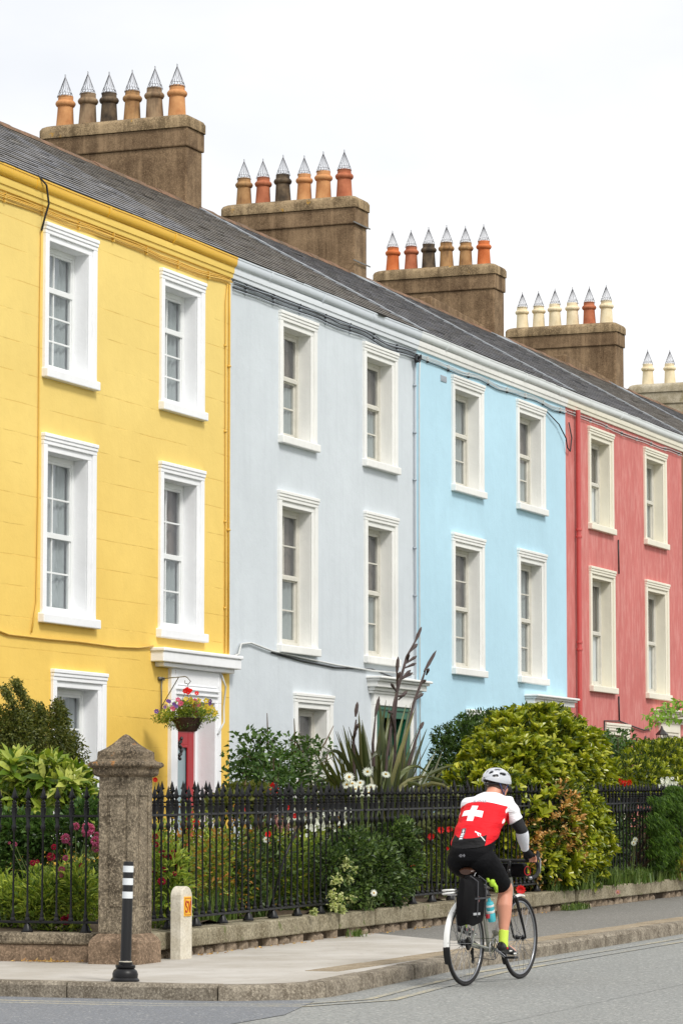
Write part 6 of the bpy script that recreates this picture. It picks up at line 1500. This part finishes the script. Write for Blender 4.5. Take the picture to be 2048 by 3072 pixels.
hm = lb(m, 'helmet', plain('silver_white_shell', (190, 193, 198), .28, .03, 6, coat=.4), rider, smooth=True); sd = hm.modifiers.new('s', 'SOLIDIFY'); sd.thickness = .016; sd.offset = -1; bvv = hm.modifiers.new('ss', 'SUBSURF'); bvv.levels = 1; bvv.render_levels = 1
hm.modifiers.move(1, 0)
m = MB(); 
for i in range(19):
    for j in range(21): a = .1 + (pi - .2) * i / 18; b = radians(-98 + 196 * j / 20); m.v.append(tuple(hp_(a, b, .9)))
for i in range(18):
    for j in range(20): q = i * 21 + j; m.f.append((q, q + 1, q + 22, q + 21)); m.mi.append(0)
lb(m, 'helmet_liner', MK['blk'], hm, smooth=True)
m = MB(); hl_ = lambda x, y, z: HC + HR @ Vector((x, y, z))
m.tube([hl_(-.085, .05, .0), hl_(-.112, .02, -.005), hl_(-.112, -.02, -.005), hl_(-.085, -.05, .0), hl_(-.03, -.085, .01)], .011, 6); lb(m, 'retention_band', MK['blk'], hm, smooth=True)
m = MB(); m.tube([hl_(-.105, .012, -.004), hl_(-.108, -.012, -.004)], .013, 6); m.tube([hl_(-.09, .045, -.0), hl_(-.1, .035, -.002)], .0125, 6); lb(m, 'band_clip', MK['wht'], hm)
NV = plain('navy_strap', (50, 60, 100), .6)
for s in (-1, 1):
    m = MB(); m.tube([hl_(-.05, s * .088, .01), hl_(-.01, s * .084, -.05), hl_(.03, s * .068, -.09), hl_(.055, s * .02, -.118)], .0055, 5); m.tube([hl_(.05, s * .085, .015), hl_(.02, s * .080, -.045), hl_(.02, s * .074, -.08)], .0045, 5); lb(m, 'chin_strap', NV, hm)
m = MB()
for s in (-1, 1): m.sphere(hl_(.082, s * .032, -.002), .022, .022, .018); m.tube([hl_(.085, s * .05, .0), hl_(.06, s * .078, .004), hl_(.0, s * .084, .0)], .004, 5)
m.tube([hl_(.1, .03, 0), hl_(.104, 0, .004), hl_(.1, -.03, 0)], .004, 5); lb(m, 'sunglasses', MK['blk'], rider, smooth=True)
# eyes and mouth sit behind the glasses
m = MB()
for s in (-1, 1): m.sphere(hl_(.079, s * .031, -.002), .012)
lb(m, 'eye', plain('eye_white', (225, 220, 215), .3), rider, smooth=True)
m = MB(); m.tube([hl_(.086, .022, -.062), hl_(.092, 0, -.06), hl_(.086, -.022, -.062)], [.003, .005, .003], 6); lb(m, 'lips', plain('lip', (180, 96, 86), .5), rider, smooth=True)
# ---------- camera, sky, light ----------
cam = bpy.data.cameras.new('camera'); co = bpy.data.objects.new('camera', cam); C.objects.link(co)
cam.sensor_fit = 'HORIZONTAL'; cam.sensor_width = 24; cam.lens = FP / 2048 * 24; cam.clip_end = 2000; cam.clip_start = .1
co.location = (0, 0, 1.63); co.rotation_euler = (pi / 2 + TH, 0, YAW - pi / 2); SC.camera = co
EL, AZ = radians(46), radians(-122)        # sun from the street side, slightly behind the camera
w = bpy.data.worlds.new('World'); SC.world = w; w.use_nodes = True; n = w.node_tree; n.nodes.clear()
def N(t, **k_):
    x = n.nodes.new('ShaderNode' + t)
    for a, b in k_.items(): setattr(x, a, b)
    return x
sky = N('TexSky', sky_type='NISHITA', sun_disc=False, sun_elevation=EL, sun_rotation=pi / 2 - AZ, altitude=10., air_density=1., dust_density=2.)
tc = N('TexCoord'); mp = N('Mapping'); mp.inputs['Scale'].default_value = (1.6, 1.6, 4.); n.links.new(tc.outputs['Generated'], mp.inputs[0])
no = N('TexNoise'); no.inputs['Scale'].default_value = 1.7; no.inputs['Detail'].default_value = 6; no.inputs['Roughness'].default_value = .5; n.links.new(mp.outputs[0], no.inputs[0])
rp_ = N('ValToRGB'); rp_.color_ramp.elements[0].position = .30; rp_.color_ramp.elements[0].color = (.72, .72, .72, 1); rp_.color_ramp.elements[1].position = .52; rp_.color_ramp.elements[1].color = (1, 1, 1, 1); n.links.new(no.outputs[0], rp_.inputs[0])
no2 = N('TexNoise'); no2.inputs['Scale'].default_value = 4.; no2.inputs['Detail'].default_value = 5; n.links.new(mp.outputs[0], no2.inputs[0])
cl = N('ValToRGB'); cl.color_ramp.elements[0].position = .3; cl.color_ramp.elements[0].color = (9.8, 9.85, 10., 1); cl.color_ramp.elements[1].position = .7; cl.color_ramp.elements[1].color = (10.2, 10.2, 10.3, 1); n.links.new(no2.outputs[0], cl.inputs[0])
mx = N('Mix', data_type='RGBA'); n.links.new(rp_.outputs[0], mx.inputs[0]); n.links.new(sky.outputs[0], mx.inputs[6]); n.links.new(cl.outputs[0], mx.inputs[7])
bg = N('Background'); bg.inputs[1].default_value = .088; n.links.new(mx.outputs[2], bg.inputs[0]); ow = N('OutputWorld'); n.links.new(bg.outputs[0], ow.inputs[0])
sl = bpy.data.lights.new('sun', 'SUN'); sl.energy = 2.0; sl.angle = radians(14); sl.color = (1, .965, .91); so = bpy.data.objects.new('sun', sl); C.objects.link(so)
d = Vector((cos(EL) * cos(AZ), cos(EL) * sin(AZ), sin(EL))); so.rotation_euler = d.to_track_quat('Z', 'Y').to_euler(); so.location = d * 50
SC.view_settings.view_transform = 'Standard'; SC.view_settings.look = 'None'; SC.view_settings.exposure = .33; SC.view_settings.gamma = 1
SC.render.engine = 'CYCLES'; SC.cycles.max_bounces = 8; SC.cycles.transparent_max_bounces = 12; SC.cycles.caustics_reflective = False; SC.cycles.caustics_refractive = False
SC.render.resolution_x = 682; SC.render.resolution_y = 1024
